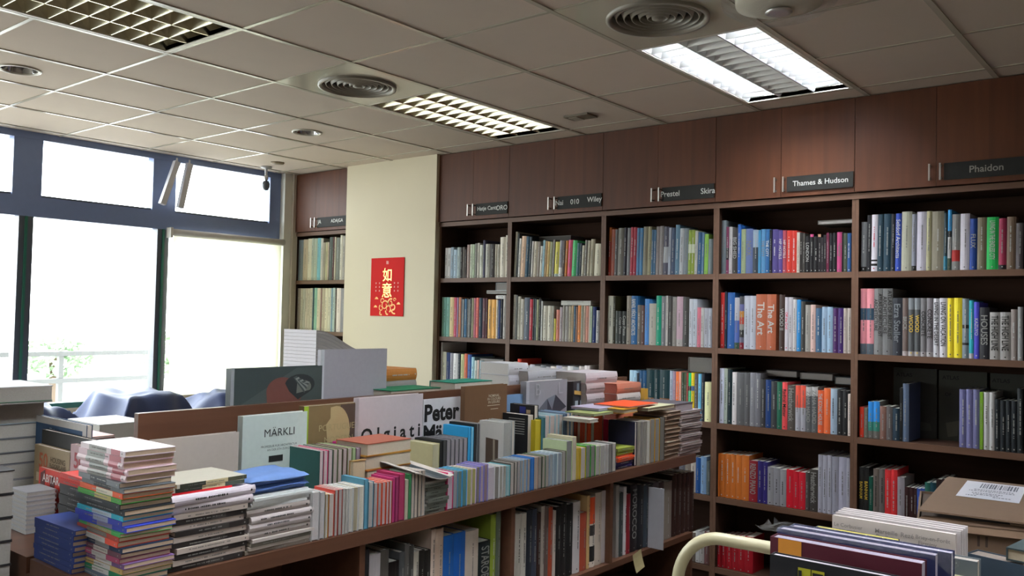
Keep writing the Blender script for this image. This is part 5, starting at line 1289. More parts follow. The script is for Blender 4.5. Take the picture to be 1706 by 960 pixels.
def label_row(reg, L):
    rg = region(reg) if reg not in SPECIAL else ''
    base = []
    for r in L:
        b, t, _, _ = parse(r['t']); c = r['page'] if False else r['col']; s = sized(r) + cname(c) + ' book'
        if t in OK_WORDS and OK_WORDS[t]: s += ' lettered ' + OK_WORDS[t]
        elif b: s += ' with ' + cname(b[-1][2]) + ' band'
        base.append(s)
    lying = L[0]['code'] in 'LMN'
    for i, r in enumerate(L):
        s = base[i]
        if base.count(s) > 1:
            p = cname(L[i - 1]['col']) if i else None; n = cname(L[i + 1]['col']) if i + 1 < len(L) else None
            key = lambda k: (base[k], cname(L[k - 1]['col']) if k else None, cname(L[k + 1]['col']) if k + 1 < len(L) else None)
            if [key(k) for k in range(len(L))].count(key(i)) == 1:
                if lying: s += ' lowest of pile' if p is None else ' topmost' if n is None else ' between %s and %s' % (p, n) if p != n else ' amid %s ones' % p
                else: s += ' at left end' if p is None else ' at right end' if n is None else ' between %s and %s' % (p, n) if p != n else ' amid %s ones' % p
            else:
                k = base[:i + 1].count(s); tot = base.count(s)
                kk = i + 1; back = len(L) - i
                q = (ORD[kk] if kk <= back and kk <= 20 else (ORD[back] if back <= 20 else '%dth' % kk))
                e_ = ('from the bottom' if lying else 'from left') if kk <= back else ('from the top' if lying else 'from right')
                s += ', %s %s' % (q, e_)
        r['label'] = (s + ', ' + rg) if rg else SPECIAL[reg]
        if len(r['label'].split()) > 16: r['label'] = re.sub(r' with [a-z ]+ band', '', r['label'])
        if len(r['label'].split()) > 16: r['label'] = r['label'].replace(' from the column', '').replace('bay next to the column', 'bay by column').replace(' lettered', '')
MADE = {}
GROUP = {'S': 'books standing on the wall shelves', 'F': 'books standing on the display unit', 'G': 'books below the display ledge', 'L': 'books in flat stacks', 'M': 'books in flat stacks', 'N': 'books in flat stacks', 'C': 'books shown face out', 'D': 'books shown face out'}
STUFF = MB()
def matrix_of(r):
    ew, ed, eh = (Vector(v) for v in BASIS[r['code']]); o = r['o']
    M = Matrix(((ew.x, ed.x, eh.x, o.x), (ew.y, ed.y, eh.y, o.y), (ew.z, ed.z, eh.z, o.z), (0, 0, 0, 1)))
    if r['yaw']:
        c = M @ Vector((r['w'] / 2, r['d'] / 2, r['h'] / 2)); M = Matrix.Translation(c) @ Matrix.Rotation(math.radians(r['yaw']), 4, 'Z') @ Matrix.Translation(-c) @ M
    if r['lean']:
        piv = Vector((r['w'], 0, 0)) if r['lean'] > 0 else Vector((0, 0, 0))
        M = M @ Matrix.Translation(piv) @ Matrix.Rotation(math.radians(r['lean']), 4, 'Y') @ Matrix.Translation(-piv)
    return M
def make_book(r, idx):
    bands, t, ci, force = parse(r['t']); rn = random.Random(idx * 7 + 3)
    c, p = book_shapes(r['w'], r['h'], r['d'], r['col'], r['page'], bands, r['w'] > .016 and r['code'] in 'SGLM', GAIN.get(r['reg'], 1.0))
    M = matrix_of(r)
    lt = None; mk = None
    if r['code'] in 'SGLM' and r['w'] > .0075:
        lum = sum(int(r['col'][i:i + 2], 16) for i in (0, 2, 4)) / 3
        ink = cmat(INK[ci]) if ci else cmat('8C8C88' if lum < 90 else 'B0B0AC' if lum < 125 else '6C6A66')
        lt = MB(); y = -.0005
        if t and t not in ('12',):
            ls = t.split('/')
            for q_, l_ in enumerate(ls): put_text(lt, l_, (r['w'] * (q_ + .5) / len(ls) if len(ls) > 1 else r['w'] / 2, y, r['h'] * (.60 if len(ls) > 1 else .56)), (0, 0, -1), (1, 0, 0), r['w'] * (.66 if len(ls) < 2 else .40), r['h'] * .74, ink, .014, False, 2.2)
        else:
            L_ = r['h'] * rn.uniform(.3, .6); dashes(lt, (r['w'] * rn.uniform(.42, .6), y, r['h'] * rn.uniform(.5, .62)), (0, 0, -1), (1, 0, 0), min(r['w'] * .24, .006), L_, ink, rn)
        if r['w'] > .011 and r['h'] > .15:
            mk = MB()
            z = r['h'] * .055; q = min(.0035, r['w'] * .16); mk.quad([(r['w'] / 2 + q * math.cos(k * PI / 4), y, z + q * math.sin(k * PI / 4)) for k in range(8)], ink)
    if not r['ind']:
        for part in (c, p) + ((lt,) if lt and r['w'] > .010 else ()) + ((mk,) if mk else ()):
            n = len(STUFF.v); STUFF.v += [tuple(M @ Vector(v)) for v in part.v]
            for f, mi in zip(part.f, part.m): STUFF.f.append(tuple(n + i for i in f)); STUFF.m.append(STUFF.mi(part.mats[mi]))
        return
    e = empty('book', (0, 0, 0), r['label'], 'book', GROUP[r['code']]); e.matrix_world = M
    c.build('cover', e); p.build('page_block', e)
    if lt: lt.build('spine_lettering', e)
    if mk: mk.build('spine_mark', e)
    MADE.setdefault(r['reg'], []).append((e, r))
    return e
idx = 0
for reg, L in rows.items():
    label_row(reg, L)
    for r in L: idx += 1; make_book(r, idx)
def face(reg, k=0): return MADE[reg][k]
def on_face(er, s=None, u=.5, v=.5, hh=.03, ww=.2, ink='262422', poly=None, name='cover_lettering', bold=.0, off=.0008, exact=False):
    """lettering or printed picture on the visible face of a face-out book; u across, v up"""
    e, r = er; m = MB(); x = r['w'] + off
    if s: put_text(m, s, (x, r['d'] * u, r['h'] * v), (0, 1, 0), (0, 0, 1), hh, ww, cmat(ink), bold, exact)
    if poly:
        for P, c_ in poly: m.quad([(x, r['d'] * a, r['h'] * b) for a, b in P], cmat(c_, GAIN.get(r['reg'], 1.0))); x += .0003
    return m.build(name, e)
# ---------------- display unit (double sided)
IY0, IY1 = -3.43, -.215
e = empty('display_unit', (-1.2, (IY0 + IY1) / 2, 0), 'long brown wooden book display unit with raised middle divider', 'display unit')
def ipart(name, x0, x1, y0, y1, z0, z1, m=WD_isl, parent=None):
    ob = MB().box(x0 + 1.2, x1 + 1.2, y0 - (IY0 + IY1) / 2, y1 - (IY0 + IY1) / 2, z0, z1, m).build(name, parent or e); return ob
wl = mat('ledge_top', rgb('B8B0A8'), .4)
ipart('near_ledge', -1.19, -.762, IY0, IY1, .752, .7985)
ipart('far_ledge', -1.78, -1.215, IY0, IY1, .752, .7985)
ipart('divider', -1.215, -1.19, -3.125, IY1 - .02, .10, 1.187)
ipart('lower_shelf', -1.19, -.775, IY0 + .02, IY1, .348, .3765)
ipart('far_shelf', -1.64, -1.215, IY0 + .02, IY1, .348, .3765)
ipart('end_panel', -1.64, -.775, IY0, IY0 + .02, 0, .752)
ipart('end_panel', -1.64, -.775, IY1 - .02, IY1, 0, .348)
for ya, yb in ((592, -2.555), (841, -1.760), (1022, -1.028)): ipart('partition', -1.19, -.775, yb - .012, yb + .012, .3765, .752)
ipart('base', -1.60, -.82, IY0 + .03, IY1 - .03, 0, .10)
# sticky note hanging from the lower shelf edge
e = empty('sticky_note', (-.775, -.80, .385), 'small pale yellow paper note hanging below the display ledge', 'note')
m = MB(); nm = mat('note_yellow', rgb('A89A70'), .8)
for k in range(4): m.quad([(.004 + .012 * (k / 4) ** 2, -.04, -.09 * k / 4), (.004 + .012 * (k / 4) ** 2, .04, -.09 * k / 4), (.004 + .012 * ((k + 1) / 4) ** 2, .04, -.09 * (k + 1) / 4), (.004 + .012 * ((k + 1) / 4) ** 2, -.04, -.09 * (k + 1) / 4)], nm)
o_ = m.build('paper', e); o_.rotation_euler = (.2, 0, 0)
# white sheet standing proud of the lower row
e = empty('white_card', (-.79, -.66, .378), 'blank white card sticking out between dark books below ledge', 'card')
MB().box(-.002, .085, -.002, .002, 0, .30, mat('card_white', rgb('B8B8C0'), .6)).build('sheet', e)
# ---------------- faces of the display books
f = face('D1'); on_face(f, 'MÄRKLI', .56, .83, .034, .125, '303434', bold=.0); on_face(f, 'PROFESSUR FÜR ARCHITEKTUR', .56, .695, .010, .15, '5C6464'); on_face(f, 'AN DER ETH ZÜRICH', .56, .66, .010, .10, '5C6464')
on_face(f, poly=[([(.40, .54), (.62, .54), (.62, .60), (.40, .60)], '202020')], name='cover_picture')
def arc(cx, cy, rx, ry, a0, a1, n=14): return [(cx + rx * math.cos(a0 + (a1 - a0) * k / n), cy + ry * math.sin(a0 + (a1 - a0) * k / n)) for k in range(n + 1)]
f = face('D2'); on_face(f, poly=[([(0, 0), (.06, 0), (.06, 1), (0, 1)], '84A030'), ([(.62, .02), (.99, .02), (.99, .99), (.5, .99)] + [], '483C34'),
    ([(.4, .05)] + arc(.44, .72, .20, .26, -PI / 2, PI / 2) + [(.36, .97), (.36, .86), (.30, .80)], '9C8C68')], name='cover_picture')
on_face(f, 'PORTUGUESE', .50, .77, .024, .24, 'A89C74', off=.003); on_face(f, 'MODERN', .48, .645, .024, .16, 'A89C74', off=.003)
f = face('D3'); on_face(f, 'O l g i a t i', .50, .60, .055, .32, '202020', bold=.025)
f = face('D4'); on_face(f, 'Peter', .46, .84, .085, .215, '1C1C1C', bold=.035); on_face(f, 'Märkli', .50, .60, .085, .24, '1C1C1C', bold=.035)
f = face('D5')
for k, (s_, y) in enumerate((('NOMINAL', .88), ('IN COLOURS', .845), ('IN LEISURE', .81))): on_face(f, s_, .68, y, .012, .09, 'C0B8A8', bold=.01)
on_face(f, poly=[([(.52, .77), (.82, .77), (.82, .775), (.52, .775)], 'C0B8A8'), ([(.60, .73), (.78, .73), (.78, .735), (.60, .735)], 'C0B8A8')] + [([(a, b) for a, b in arc(.45, .52, .25, .10, PI * .1, PI * .9)] + [(a, b - .012) for a, b in arc(.45, .52, .25, .10, PI * .1, PI * .9)][::-1], 'A89C8C')], name='cover_picture')
f = face('D6'); on_face(f, poly=[([(.62, .05)] + arc(.62, .95, .36, .6, -PI / 2, 0) + [(.98, .05)], '8CA8C8')], name='cover_picture')
f = face('D7'); on_face(f, poly=[([(0, 0), (.07, 0), (.07, 1), (0, 1)], '8C8C94'), ([(.22, .62), (.50, .78), (.50, .54), (.22, .54)], '4C5058'), ([(.50, .78), (.62, .64), (.74, .76), (.60, .54), (.50, .54)], '2C2E38'), ([(.62, .64), (.70, .82), (.98, .66), (.60, .54)], '2E3038'), ([(.50, .78), (.70, .82), (.62, .64)], '5C626C')], name='cover_picture')
on_face(f, 'B', .27, .90, .06, .05, '9C9CA4', off=.004); on_face(f, 'L', .82, .90, .06, .05, '9C9CA4', off=.004); on_face(f, 'B  L  O  X', .035, .78, .012, .018, '202020', off=.004)
f = face('D8')
pl = [([(0, 0), (.16, 0), (.16, 1), (0, 1)], '101010')]
rn = random.Random(5)
for k in range(5): pl.append(([(.22 + k * .15, .40), (.31 + k * .15, .40), (.31 + k * .15, .74), (.22 + k * .15, .74)], '9098A0'))
for k in range(4): pl.append(([(.26 + k * .17, .86), (.33 + k * .17, .86), (.33 + k * .17, .97), (.26 + k * .17, .97)], '5C6870'))
pl.append(([(.18, .83), (.98, .75), (.98, .80), (.18, .88)], 'A08448'))
on_face(f, poly=pl, name='cover_picture')
f = face('D9'); up = lambda P: [(a, .70 + .30 * b * 1.15) for a, b in P]
on_face(f, poly=[(up([(.10, .0), (.99, .0), (.99, .84), (.70, .84)]), '3C4442'), (up([(.38, .0)] + arc(.54, .28, .17, .34, PI, PI * .25) + [(.78, .2), (.74, .0)]), '5C3A34'),
    (up(arc(.74, .42, .17, .26, -.9, PI * .95) + [(.62, .26), (.72, .05)]), '26292A'), (up(arc(.78, .36, .09, .16, -.6, PI * .8) + [(.70, .2)]), '5C5E58')], name='cover_picture')
on_face(f, poly=[(up([(.66 + k * .022, .60 - k * .03), (.70 + k * .022, .64 - k * .03), (.80 + k * .01, .22 + k * .05), (.79 + k * .01, .20 + k * .05)]), '707470' if k % 2 else '3C4240') for k in range(6)], name='cover_hair', off=.0024)
on_face(f, poly=[([(0, 0), (.035, 0), (.035, 1), (0, 1)], '808488')], name='cover_strip')
f = face('DA'); on_face(f, poly=[([(0, 0), (.05, 0), (.05, 1), (0, 1)], 'A8ACB0')], name='cover_strip')
f = face('E1')
on_face(f, poly=[([(.05 + k * .26, .02), (.17 + k * .26, .02), (.17 + k * .26, .98 - .1 * (k % 2)), (.05 + k * .26, .9)], '501818') for k in range(4)], name='cover_picture')
for k, s_ in enumerate(('ABITARE', 'INTENSIVE', 'CONTEXT')): on_face(f, s_, .38, .84 - k * .22, .026, .17, 'D8C8C4', bold=.02, off=.004)
f = face('E2'); on_face(f, '50', .27, .80, .05, .08, 'B86038', bold=.02); on_face(f, 'HOUSING', .68, .84, .018, .11, '5C4C30', bold=.02); on_face(f, 'FLOORPLANS', .68, .76, .018, .12, '5C4C30', bold=.02)
on_face(f, poly=[([(a, b), (a + .14, b), (a + .14, b + .12), (a, b + .12)], 'B8AC94') for a, b in ((.08, .5), (.36, .5), (.68, .48), (.1, .3), (.42, .32), (.7, .3))], name='cover_picture')
f = face('E3'); on_face(f, '50', .5, .82, .05, .08, 'B04048', bold=.02)
f = face('E4'); on_face(f, poly=[(arc(.60, .62, .10, .20, 0, PI), '9C9C98'), (arc(.25, .45, .05, .1, 0, PI * 2), '606060')], name='cover_picture')
f = face('E5'); on_face(f, poly=[([(0, 0), (1, 0), (1, 1), (0, 1)], 'C0C0C0'), ([(.07, .5), (.94, .5), (.94, .93), (.07, .93)], '2C4C70'), ([(.25, .5), (.5, .6), (.8, .55), (.8, .85), (.4, .9)], '7C94AC')], name='cover_picture')
on_face(f, 'Schaudt', .55, .87, .02, .18, '202428', off=.004); on_face(f, 'Architecture', .62, .80, .02, .24, '202428', off=.004)
# books in front of the brown cover: white framed slipcase and the black ones
for er in MADE.get('R3', []):
    r = er[1]
    if r['code'] != 'C': continue
    if r['col'] == 'C0C0BC': on_face(er, poly=[([(.28, .05), (.80, .05), (.80, .70), (.28, .72)], '4C4036'), ([(.60, .05), (.68, .05), (.66, .70), (.58, .70)], '8C8474'), ([(.62, .05), (.86, .05), (.86, .2), (.62, .18)], '98B838')], name='cover_picture')
    if r['col'] == '18181A':
        on_face(er, 'ATLAS', .60, .30, .03, .1, 'C8C8C8', bold=.02)
        on_face(er, poly=[([(.45, y), (.92, y), (.92, y + .012), (.45, y + .012)], '8C8C88') for y in (.92, .88, .84, .80, .76, .72, .68)], name='cover_lines')
    if r['col'] == '1C1C1E': on_face(er, poly=[([(.40, .68), (.65, .68), (.65, .97), (.40, .97)], '2C3478'), ([(.68, .70), (.85, .70), (.85, .93), (.68, .93)], 'A08C70')], name='cover_picture')
# ---------------- loose things on the display
def soft_pad(c, sx, sy, h, m, name, label, cat, seed=1):
    """a folded soft cloth pad with rounded edges"""
    e = empty(name, c, label, cat); b = MB(); nx, ny = 14, 18; rn = random.Random(seed)
    def P(i, j, top):
        x = sx * (i / nx - .5); y = sy * (j / ny - .5); q = 1 - max(abs(i / nx - .5), abs(j / ny - .5)) * 2; z = h * (1 if q > .15 else math.sqrt(max(0, 1 - (1 - q / .15) ** 2)) * .5 + .5)
        return (x, y, z + .0025 * math.sin(x * 60 + y * 25 + seed) if top else h - z)
    for top in (1, 0):
        n = len(b.v)
        for i in range(nx + 1):
            for j in range(ny + 1): b.v.append(P(i, j, top))
        for i in range(nx):
            for j in range(ny):
                a = n + i * (ny + 1) + j; q = (a, a + ny + 1, a + ny + 2, a + 1); b.f.append(q if top else q[::-1]); b.m.append(b.mi(m))
    b.build('cloth', e, True); return e
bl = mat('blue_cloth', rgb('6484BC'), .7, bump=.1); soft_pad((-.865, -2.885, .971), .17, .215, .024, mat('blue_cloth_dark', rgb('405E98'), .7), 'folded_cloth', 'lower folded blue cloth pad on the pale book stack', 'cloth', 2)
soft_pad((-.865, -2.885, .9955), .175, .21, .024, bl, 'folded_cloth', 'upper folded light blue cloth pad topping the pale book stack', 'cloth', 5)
# curled magazine lying over the small stack
e = empty('magazine', (-.80, -2.215, .918), 'curled magazine with black and white cover bowed over small stack', 'magazine')
m = MB(); prof = [(-.13, .040), (-.09, .032), (-.06, .020), (-.02, .008), (.02, .002), (.05, .004), (.07, .010)]
mc = [cmat('C8C0B8'), cmat('3C4448'), cmat('8C9090'), cmat('3C4448'), cmat('3C4448'), cmat('C8C0B8')]
for k in range(6):
    (a, za), (b, zb) = prof[k], prof[k + 1]
    m.quad([(.05, a, za + .004), (-.20, a, za + .03), (-.20, b, zb + .03), (.05, b, zb + .004)], mc[k]); m.quad([(.05, a, za), (.05, b, zb), (.05, b, zb + .004), (.05, a, za + .004)], pmat('A8A098'))
    m.quad([(.05, a, za), (-.20, a, za + .026), (-.20, b, zb + .026), (.05, b, zb)][::-1], pmat('A8A098'))
m.build('pages', e, True)
def boxlike(name, x0, x1, y0, y1, z0, z1, layers, label, cat, group=None, top=None, yaw=0):
    """a closed book or slipcase given as stacked layers of colour"""
    e = empty(name, ((x0 + x1) / 2, (y0 + y1) / 2, z0), label, cat, group); X, Y, H = (x1 - x0) / 2, (y1 - y0) / 2, z1 - z0
    t = min(.003, H * .18)
    c = MB(); cv = cmat(layers[0]); c.box(-X, X, -Y, Y, 0, t, cv); c.box(-X, X, -Y, Y, H - t, H, cmat(top or layers[0])); c.box(-X, -X + t, -Y, Y, t, H - t, cv); c.build('cover', e)
    MB().box(-X + t, X - t * .5, -Y + t, Y - t, t, H - t, pmat(layers[1])).build('page_block', e)
    e.rotation_euler = (0, 0, math.radians(yaw)); return e
G_ = 'books lying among the standing rows'
z = .80
for k, (h_, c_, tp, lb) in enumerate(((.035, 'B88430', None, 'lowest ochre book of the pile beneath the white cover'), (.075, 'B07C2C', None, 'very thick ochre book in the pile beneath the white cover'), (.045, 'C06C38', None, 'orange book under the thick ochre topmost pair'), (.05, 'B88838', None, 'ochre book second from top beneath the white cover'), (.045, 'C08C44', 'A8604C', 'ochre book with reddish top, topmost beneath the white cover'))):
    boxlike('book', -1.10, -.93, -2.41, -2.19, z, z + h_ - .0006, (c_, 'C8BCA8'), lb, 'book', G_, tp, (k * 7 % 5 - 2) * .8); z += h_
boxlike('book', -.975 + .045, -.93 + .02, -2.49, -2.43, .80, 1.0, ('A08050', 'C8B898'), 'small tan book upright before the ochre pile', 'book')
for (x0, x1, y0, y1, z0, h_, c_, pg, tp, lb) in (
    (-1.0, -.84, -1.10, -.92, 1.056, .012, '7C8450', 'A8A890', '909860', 'olive green book lying across the tall books, far end'),
    (-1.04, -.88, -1.0, -.80, 1.069, .014, '3C5070', 'B8B0C0', 'A8A0B8', 'lilac topped book lying behind the olive green one'),
    (-1.0, -.80, -.86, -.56, 1.084, .006, 'D8502C', 'B8B0A8', 'E0542C', 'flat bright orange folder lying at the far end'),
    (-.95, -.80, -1.19, -1.115, 1.036, .016, 'B8B4A8', 'C8C4BC', 'C0BCB0', 'white opened paperback lying on the navy box'),
    (-.93, -.79, -.915, -.78, 1.059, .022, 'C08C28', 'A89880', 'C8982C', 'yellow book with cut out cover lying at the far end'),
    (-.97, -.775, -.72, -.43, 1.060, .016, 'C0BC9C', '8C7C68', 'C4C2A0', 'cream topped book on the brown edged far stack'),
    (-1.02, -.78, -.42, -.22, 1.0345, .040, '6C6870', '9C9094', '5C5860', 'grey covered magazine on the outermost far stack')):
    boxlike('book', x0, x1, y0, y1, z0, z0 + h_, (c_, pg), lb, 'book', G_, tp, 2)
# bent magazine pile behind the big grey board
for k in range(14):
    t = .0165; z0 = 1.205 + k * t
    e = empty('magazine', (-1.75, -2.0, z0), 'drooping white magazine, ' + ('topmost' if k == 13 else 'lowest' if k == 0 else ORD[k + 1] + ' from the bottom') + ' of the pile behind the grey board', 'magazine', 'drooping magazines behind the grey board')
    m = MB(); n = 10; X0, X1 = 0, .0; wx = .24; ly = .30
    for j in range(n):
        ya, yb = ly * j / n, ly * (j + 1) / n; f_ = lambda y: -.10 * (.5 - .5 * math.cos(PI * min(1, y / ly))) 
        za, zb = f_(ya), f_(yb); tt = t - .001
        m.quad([(-wx, ya, za), (0, ya, za), (0, yb, zb), (-wx, yb, zb)][::-1], cmat('C8C4C8')); m.quad([(-wx, ya, za + tt), (0, ya, za + tt), (0, yb, zb + tt), (-wx, yb, zb + tt)], cmat('C8C4C8'))
        m.quad([(0, ya, za), (0, yb, zb), (0, yb, zb + tt), (0, ya, za + tt)], pmat('9C9894'))
    m.quad([(-wx, 0, 0), (0, 0, 0), (0, 0, tt), (-wx, 0, tt)], cmat('D8D4D8')); m.quad([(-wx, ly, -.10), (-wx, ly, -.10 + tt), (0, ly, -.10 + tt), (0, ly, -.10)], pmat('9C9894'))
    o_ = m.build('pages', e)
e = empty('storage_box', (-1.87, -1.84, 0), 'tall white box carrying the drooping magazines, behind the board', 'box')
MB().prism([(-2.0 + 1.87, -1.99 + 1.84), (-1.76 + 1.87, -1.99 + 1.84), (-1.76 + 1.87, -1.72 + 1.84), (-2.0 + 1.87, -1.72 + 1.84)], 1.098, mat('box_white', rgb('B0ACA4'), .7), 'z', 0).build('box_body', e)
# green oblong box and green book lying beyond the divider
boxlike('book', -1.56, -1.25, -2.0, -1.70, .80, 1.195, ('187050', 'B8B0A0'), 'dark green covered book beside the grey board, before the column', 'book', None)
boxlike('book', -1.40, -1.24, -1.62, -1.36, 1.10, 1.212, ('20806C', 'C8C4B8'), 'long teal green cover lying beyond the divider', 'book', None)
boxlike('book', -1.45, -1.24, -1.62, -1.30, .80, 1.10, ('8C8880', 'C8C4B8'), 'grey block of books under the teal green cover', 'book', None)
# ---------------- table and cloth covered goods by the window
e = empty('window_table', (-4.25, -2.3, 0), 'long table along the windows under blue cloths', 'table')
MB().box(-.55, .60, -2.3, 2.1, .70, .74, mat('table_top', rgb('B8B0A0'), .5)).build('table_top', e)
for x in (-.5, .5):
    for y in (-2.2, -.1, 2.0): MB().box(x - .03, x + .03, y - .03, y + .03, 0, .70, dark_frame).build('leg', e)
cl = mat('navy_cloth', rgb('3A4A78'), .55, var=.12, bump=.15, scale=14)
def heap(cx, cy, sx, sy, h, seed, label, pl=.5):
    rn = random.Random(seed); e = empty('draped_cloth', (cx, cy, .74), label, 'cloth', 'navy cloths over goods by the window'); b = MB(); nx, ny = 40, 50
    ph = [rn.uniform(0, 6) for _ in range(6)]
    for i in range(nx + 1):
        for j in range(ny + 1):
            u, v = i / nx * 2 - 1, j / ny * 2 - 1; q = max(abs(u), abs(v)); edge = min(1, (1 - q) / (1 - pl)) if q > pl else 1
            edge = edge * edge * (3 - 2 * edge)
            f_ = .012 * math.sin(u * 4 + v * 5 + ph[0]) + .006 * math.sin(u * 9 - v * 5 + ph[1]) + .004 * math.sin(v * 15 + u * 4 + ph[2])
            b.v.append((u * sx + .03 * math.sin(v * 7 + ph[3]), v * sy + .03 * math.sin(u * 6 + ph[4]), max(.002, h * edge + f_ * (.35 + .65 * edge))))
    for i in range(nx):
        for j in range(ny): a = i * (ny + 1) + j; b.f.append((a, a + ny + 1, a + ny + 2, a + 1)); b.m.append(b.mi(cl))
    b.build('cloth', e, True)
heap(-4.2, -2.24, .40, .25, .18, 1, 'low navy blue cloth heap by the window, leftmost', .45)
heap(-4.13, -1.60, .42, .32, .225, 2, 'flat topped navy cloth heap before the middle window', .55)
heap(-4.13, -.96, .42, .28, .19, 3, 'wrinkled blue cloth heap in front of the blind', .3)
for k, (x, y, z, sx, sy, h_, c_, lb) in enumerate(((-2.75, -2.45, .74, .16, .12, .235, 'C8C8CC', 'tall white book block gleaming left of the wooden divider'), (-2.75, -2.75, .74, .16, .13, .17, '2C2C34', 'black book block beside the gleaming white one'), (-3.1, -2.75, .74, .15, .17, .23, 'B8BCC4', 'flat pale book lying in front of the cloth heaps'), (-2.3, -2.85, .74, .14, .14, .235, '203430', 'dark green book block behind the face out covers'))):
    boxlike('book', x - sx, x + sx, y - sy, y + sy, z, z + h_, (c_, 'C8C4BC'), lb, 'book', 'book blocks on the side table')
boxlike('book', -2.42, -2.16, -2.99, -2.71, .9755, .985, ('A83C34', 'C8C0B8'), 'glossy red and tan booklet lying on the dark green block', 'book', None, 'B0503C')
e = empty('side_table', (-2.80, -3.2, 0), 'table behind the display unit carrying blocks of books', 'table')
MB().box(-.8, 1.0, -.9, 1.0, .70, .74, mat('side_top', rgb('5C4434'), .5)).build('table_top', e)
for x in (-.75, .95):
    for y in (-.85, .95): MB().box(x - .03, x + .03, y - .03, y + .03, 0, .70, dark_frame).build('leg', e)
# stacks at the left edge
e = empty('low_stand', (-1.45, -4.10, 0), 'low wooden stand under the thick book stacks', 'stand')
MB().box(-.26, .24, .0, .655, .40, .44, WD_isl).build('stand_top', e); MB().box(-.24, .22, .02, .64, 0, .40, WD_isl).build('stand_body', e)
z = .442
for k in range(9):
    t = .0672
    boxlike('book', -1.51, -1.255, -3.74, -3.452, z, z + t - .001, ('2C2A2C', '98948E'), ('lowest' if k == 0 else 'topmost' if k == 8 else ORD[k + 1] + ' from the bottom') + ' of the thick books stacked at the left edge', 'book', 'thick books stacked at the left picture edge', None, (k * 5 % 5 - 2)); z += t
z = .741
K2 = [(.055, '7C7C80')] * 4 + [(.04, '58585C'), (.05, '707478'), (.05, '6C7074'), (.075, '98A8B0'), (.006, '505058'), (.055, '5C8068')]
for k, (t, c_) in enumerate(K2):
    X1 = -1.86 if k < 8 else -1.80
    boxlike('book', X1 - .30, X1, -3.40, -3.12, z, z + t - .001, (c_, 'A8A49C'), (cname(c_) + ' book, ' + ('lowest' if k == 0 else ORD[k + 1] + ' from the bottom') if k < 9 else 'large white book with green spine, topmost') + ' in the left background stack', 'book', 'tall book stack in the left background', 'D0D0D4' if k == 9 else None, (k * 5 % 5 - 2) * .8); z += t
z = .80
for k in range(9):
    t = .0145; boxlike('book', -1.60, -1.475, -3.33, -3.24, z, z + t - .0006, ('98989C', 'A09C98'), 'slim grey book, ' + ('lowest' if k == 0 else 'topmost' if k == 8 else ORD[k + 1] + ' from the bottom') + ', stack left of the navy books', 'book', 'thin grey books stacked at the display corner'); z += t
# ---------------- red new year poster
e = empty('new_year_poster', (-3.614, .146, 1.727), 'red paper wall hanging with gold characters on the cream column', 'poster')
red = mat('poster_red', rgb('CC1C1C'), .7, spec=.15, var=.04, scale=5); gold = mat('poster_gold', rgb('E8C468'), .22, .6, var=.1); gold2 = mat('poster_gold_dull', rgb('D89850'), .4, .2); pale = mat('poster_pale', rgb('D88078'), .5)
MB().box(-.187, .187, -.002, .002, -.228, .228, red).build('sheet', e)
m = MB(); put_text(m, '如', (0, -.0026, .095), (1, 0, 0), (0, 0, 1), .105, .11, gold, .006, True); put_text(m, '意', (0, -.0026, -.025), (1, 0, 0), (0, 0, 1), .115, .11, gold, .004, True); m.build('gold_characters', e)
m = MB()
def stroke(pts, w0, w1, mt, y=-.0026):
    n = len(pts)
    for i in range(n - 1):
        a, b = Vector((pts[i][0], y, pts[i][1])), Vector((pts[i + 1][0], y, pts[i + 1][1])); d = (b - a).normalized(); p = Vector((-d.z, 0, d.x)); wa = w0 + (w1 - w0) * i / (n - 1); wb = w0 + (w1 - w0) * (i + 1) / (n - 1)
        m.quad([a - p * wa, b - p * wb, b + p * wb, a + p * wa], mt)
def curve(c, r, a0, a1, n=14, k=1.0): return [(c[0] + r * (k ** (i / n)) * math.cos(a0 + (a1 - a0) * i / n), c[1] + r * (k ** (i / n)) * math.sin(a0 + (a1 - a0) * i / n)) for i in range(n + 1)]
for c, r, a0, a1, k, w_ in (((-.02, -.145), .045, 0, 7, .4, .006), ((.045, -.125), .035, 1, 8, .4, .007), ((.02, -.17), .03, -1, 4, .6, .006), ((-.06, -.165), .025, 2, 8, .5, .005), ((.075, -.155), .025, -2, 3, .6, .007), ((-.05, -.11), .022, .5, 6, .5, .004), ((.09, -.10), .015, 0, 6, .5, .004)): stroke(curve(c, r, a0, a1, 16, k), w_, w_ * .5, gold2)
stroke([(-.07, -.19), (-.075, -.215), (-.05, -.218)], .006, .005, gold2); stroke([(.05, -.18), (.075, -.205), (.10, -.208)], .007, .005, gold2); stroke([(-.01, -.185), (0, -.212), (.02, -.215)], .006, .005, gold2)
for c in ((-.115, -.09), (-.125, -.155), (.135, -.13)): m.quad([(c[0] + a, -.0026, c[1] + b) for a, b in ((-.022, -.006), (.022, -.006), (.008, .010), (-.006, .012))], gold2)
for sx in (-1, 1):
    for cx in (.085, .125):
        for cz in (.03, .0, -.03): m.quad([(sx * cx + a, -.0026, cz + b) for a, b in ((-.006, -.007), (.006, -.006), (.005, .007), (-.005, .006))], pale)
m.quad([(a, -.0026, .19 + b) for a, b in ((-.013, -.012), (.013, -.012), (.013, .012), (-.013, .014))], pale); m.build('gold_ornament', e)
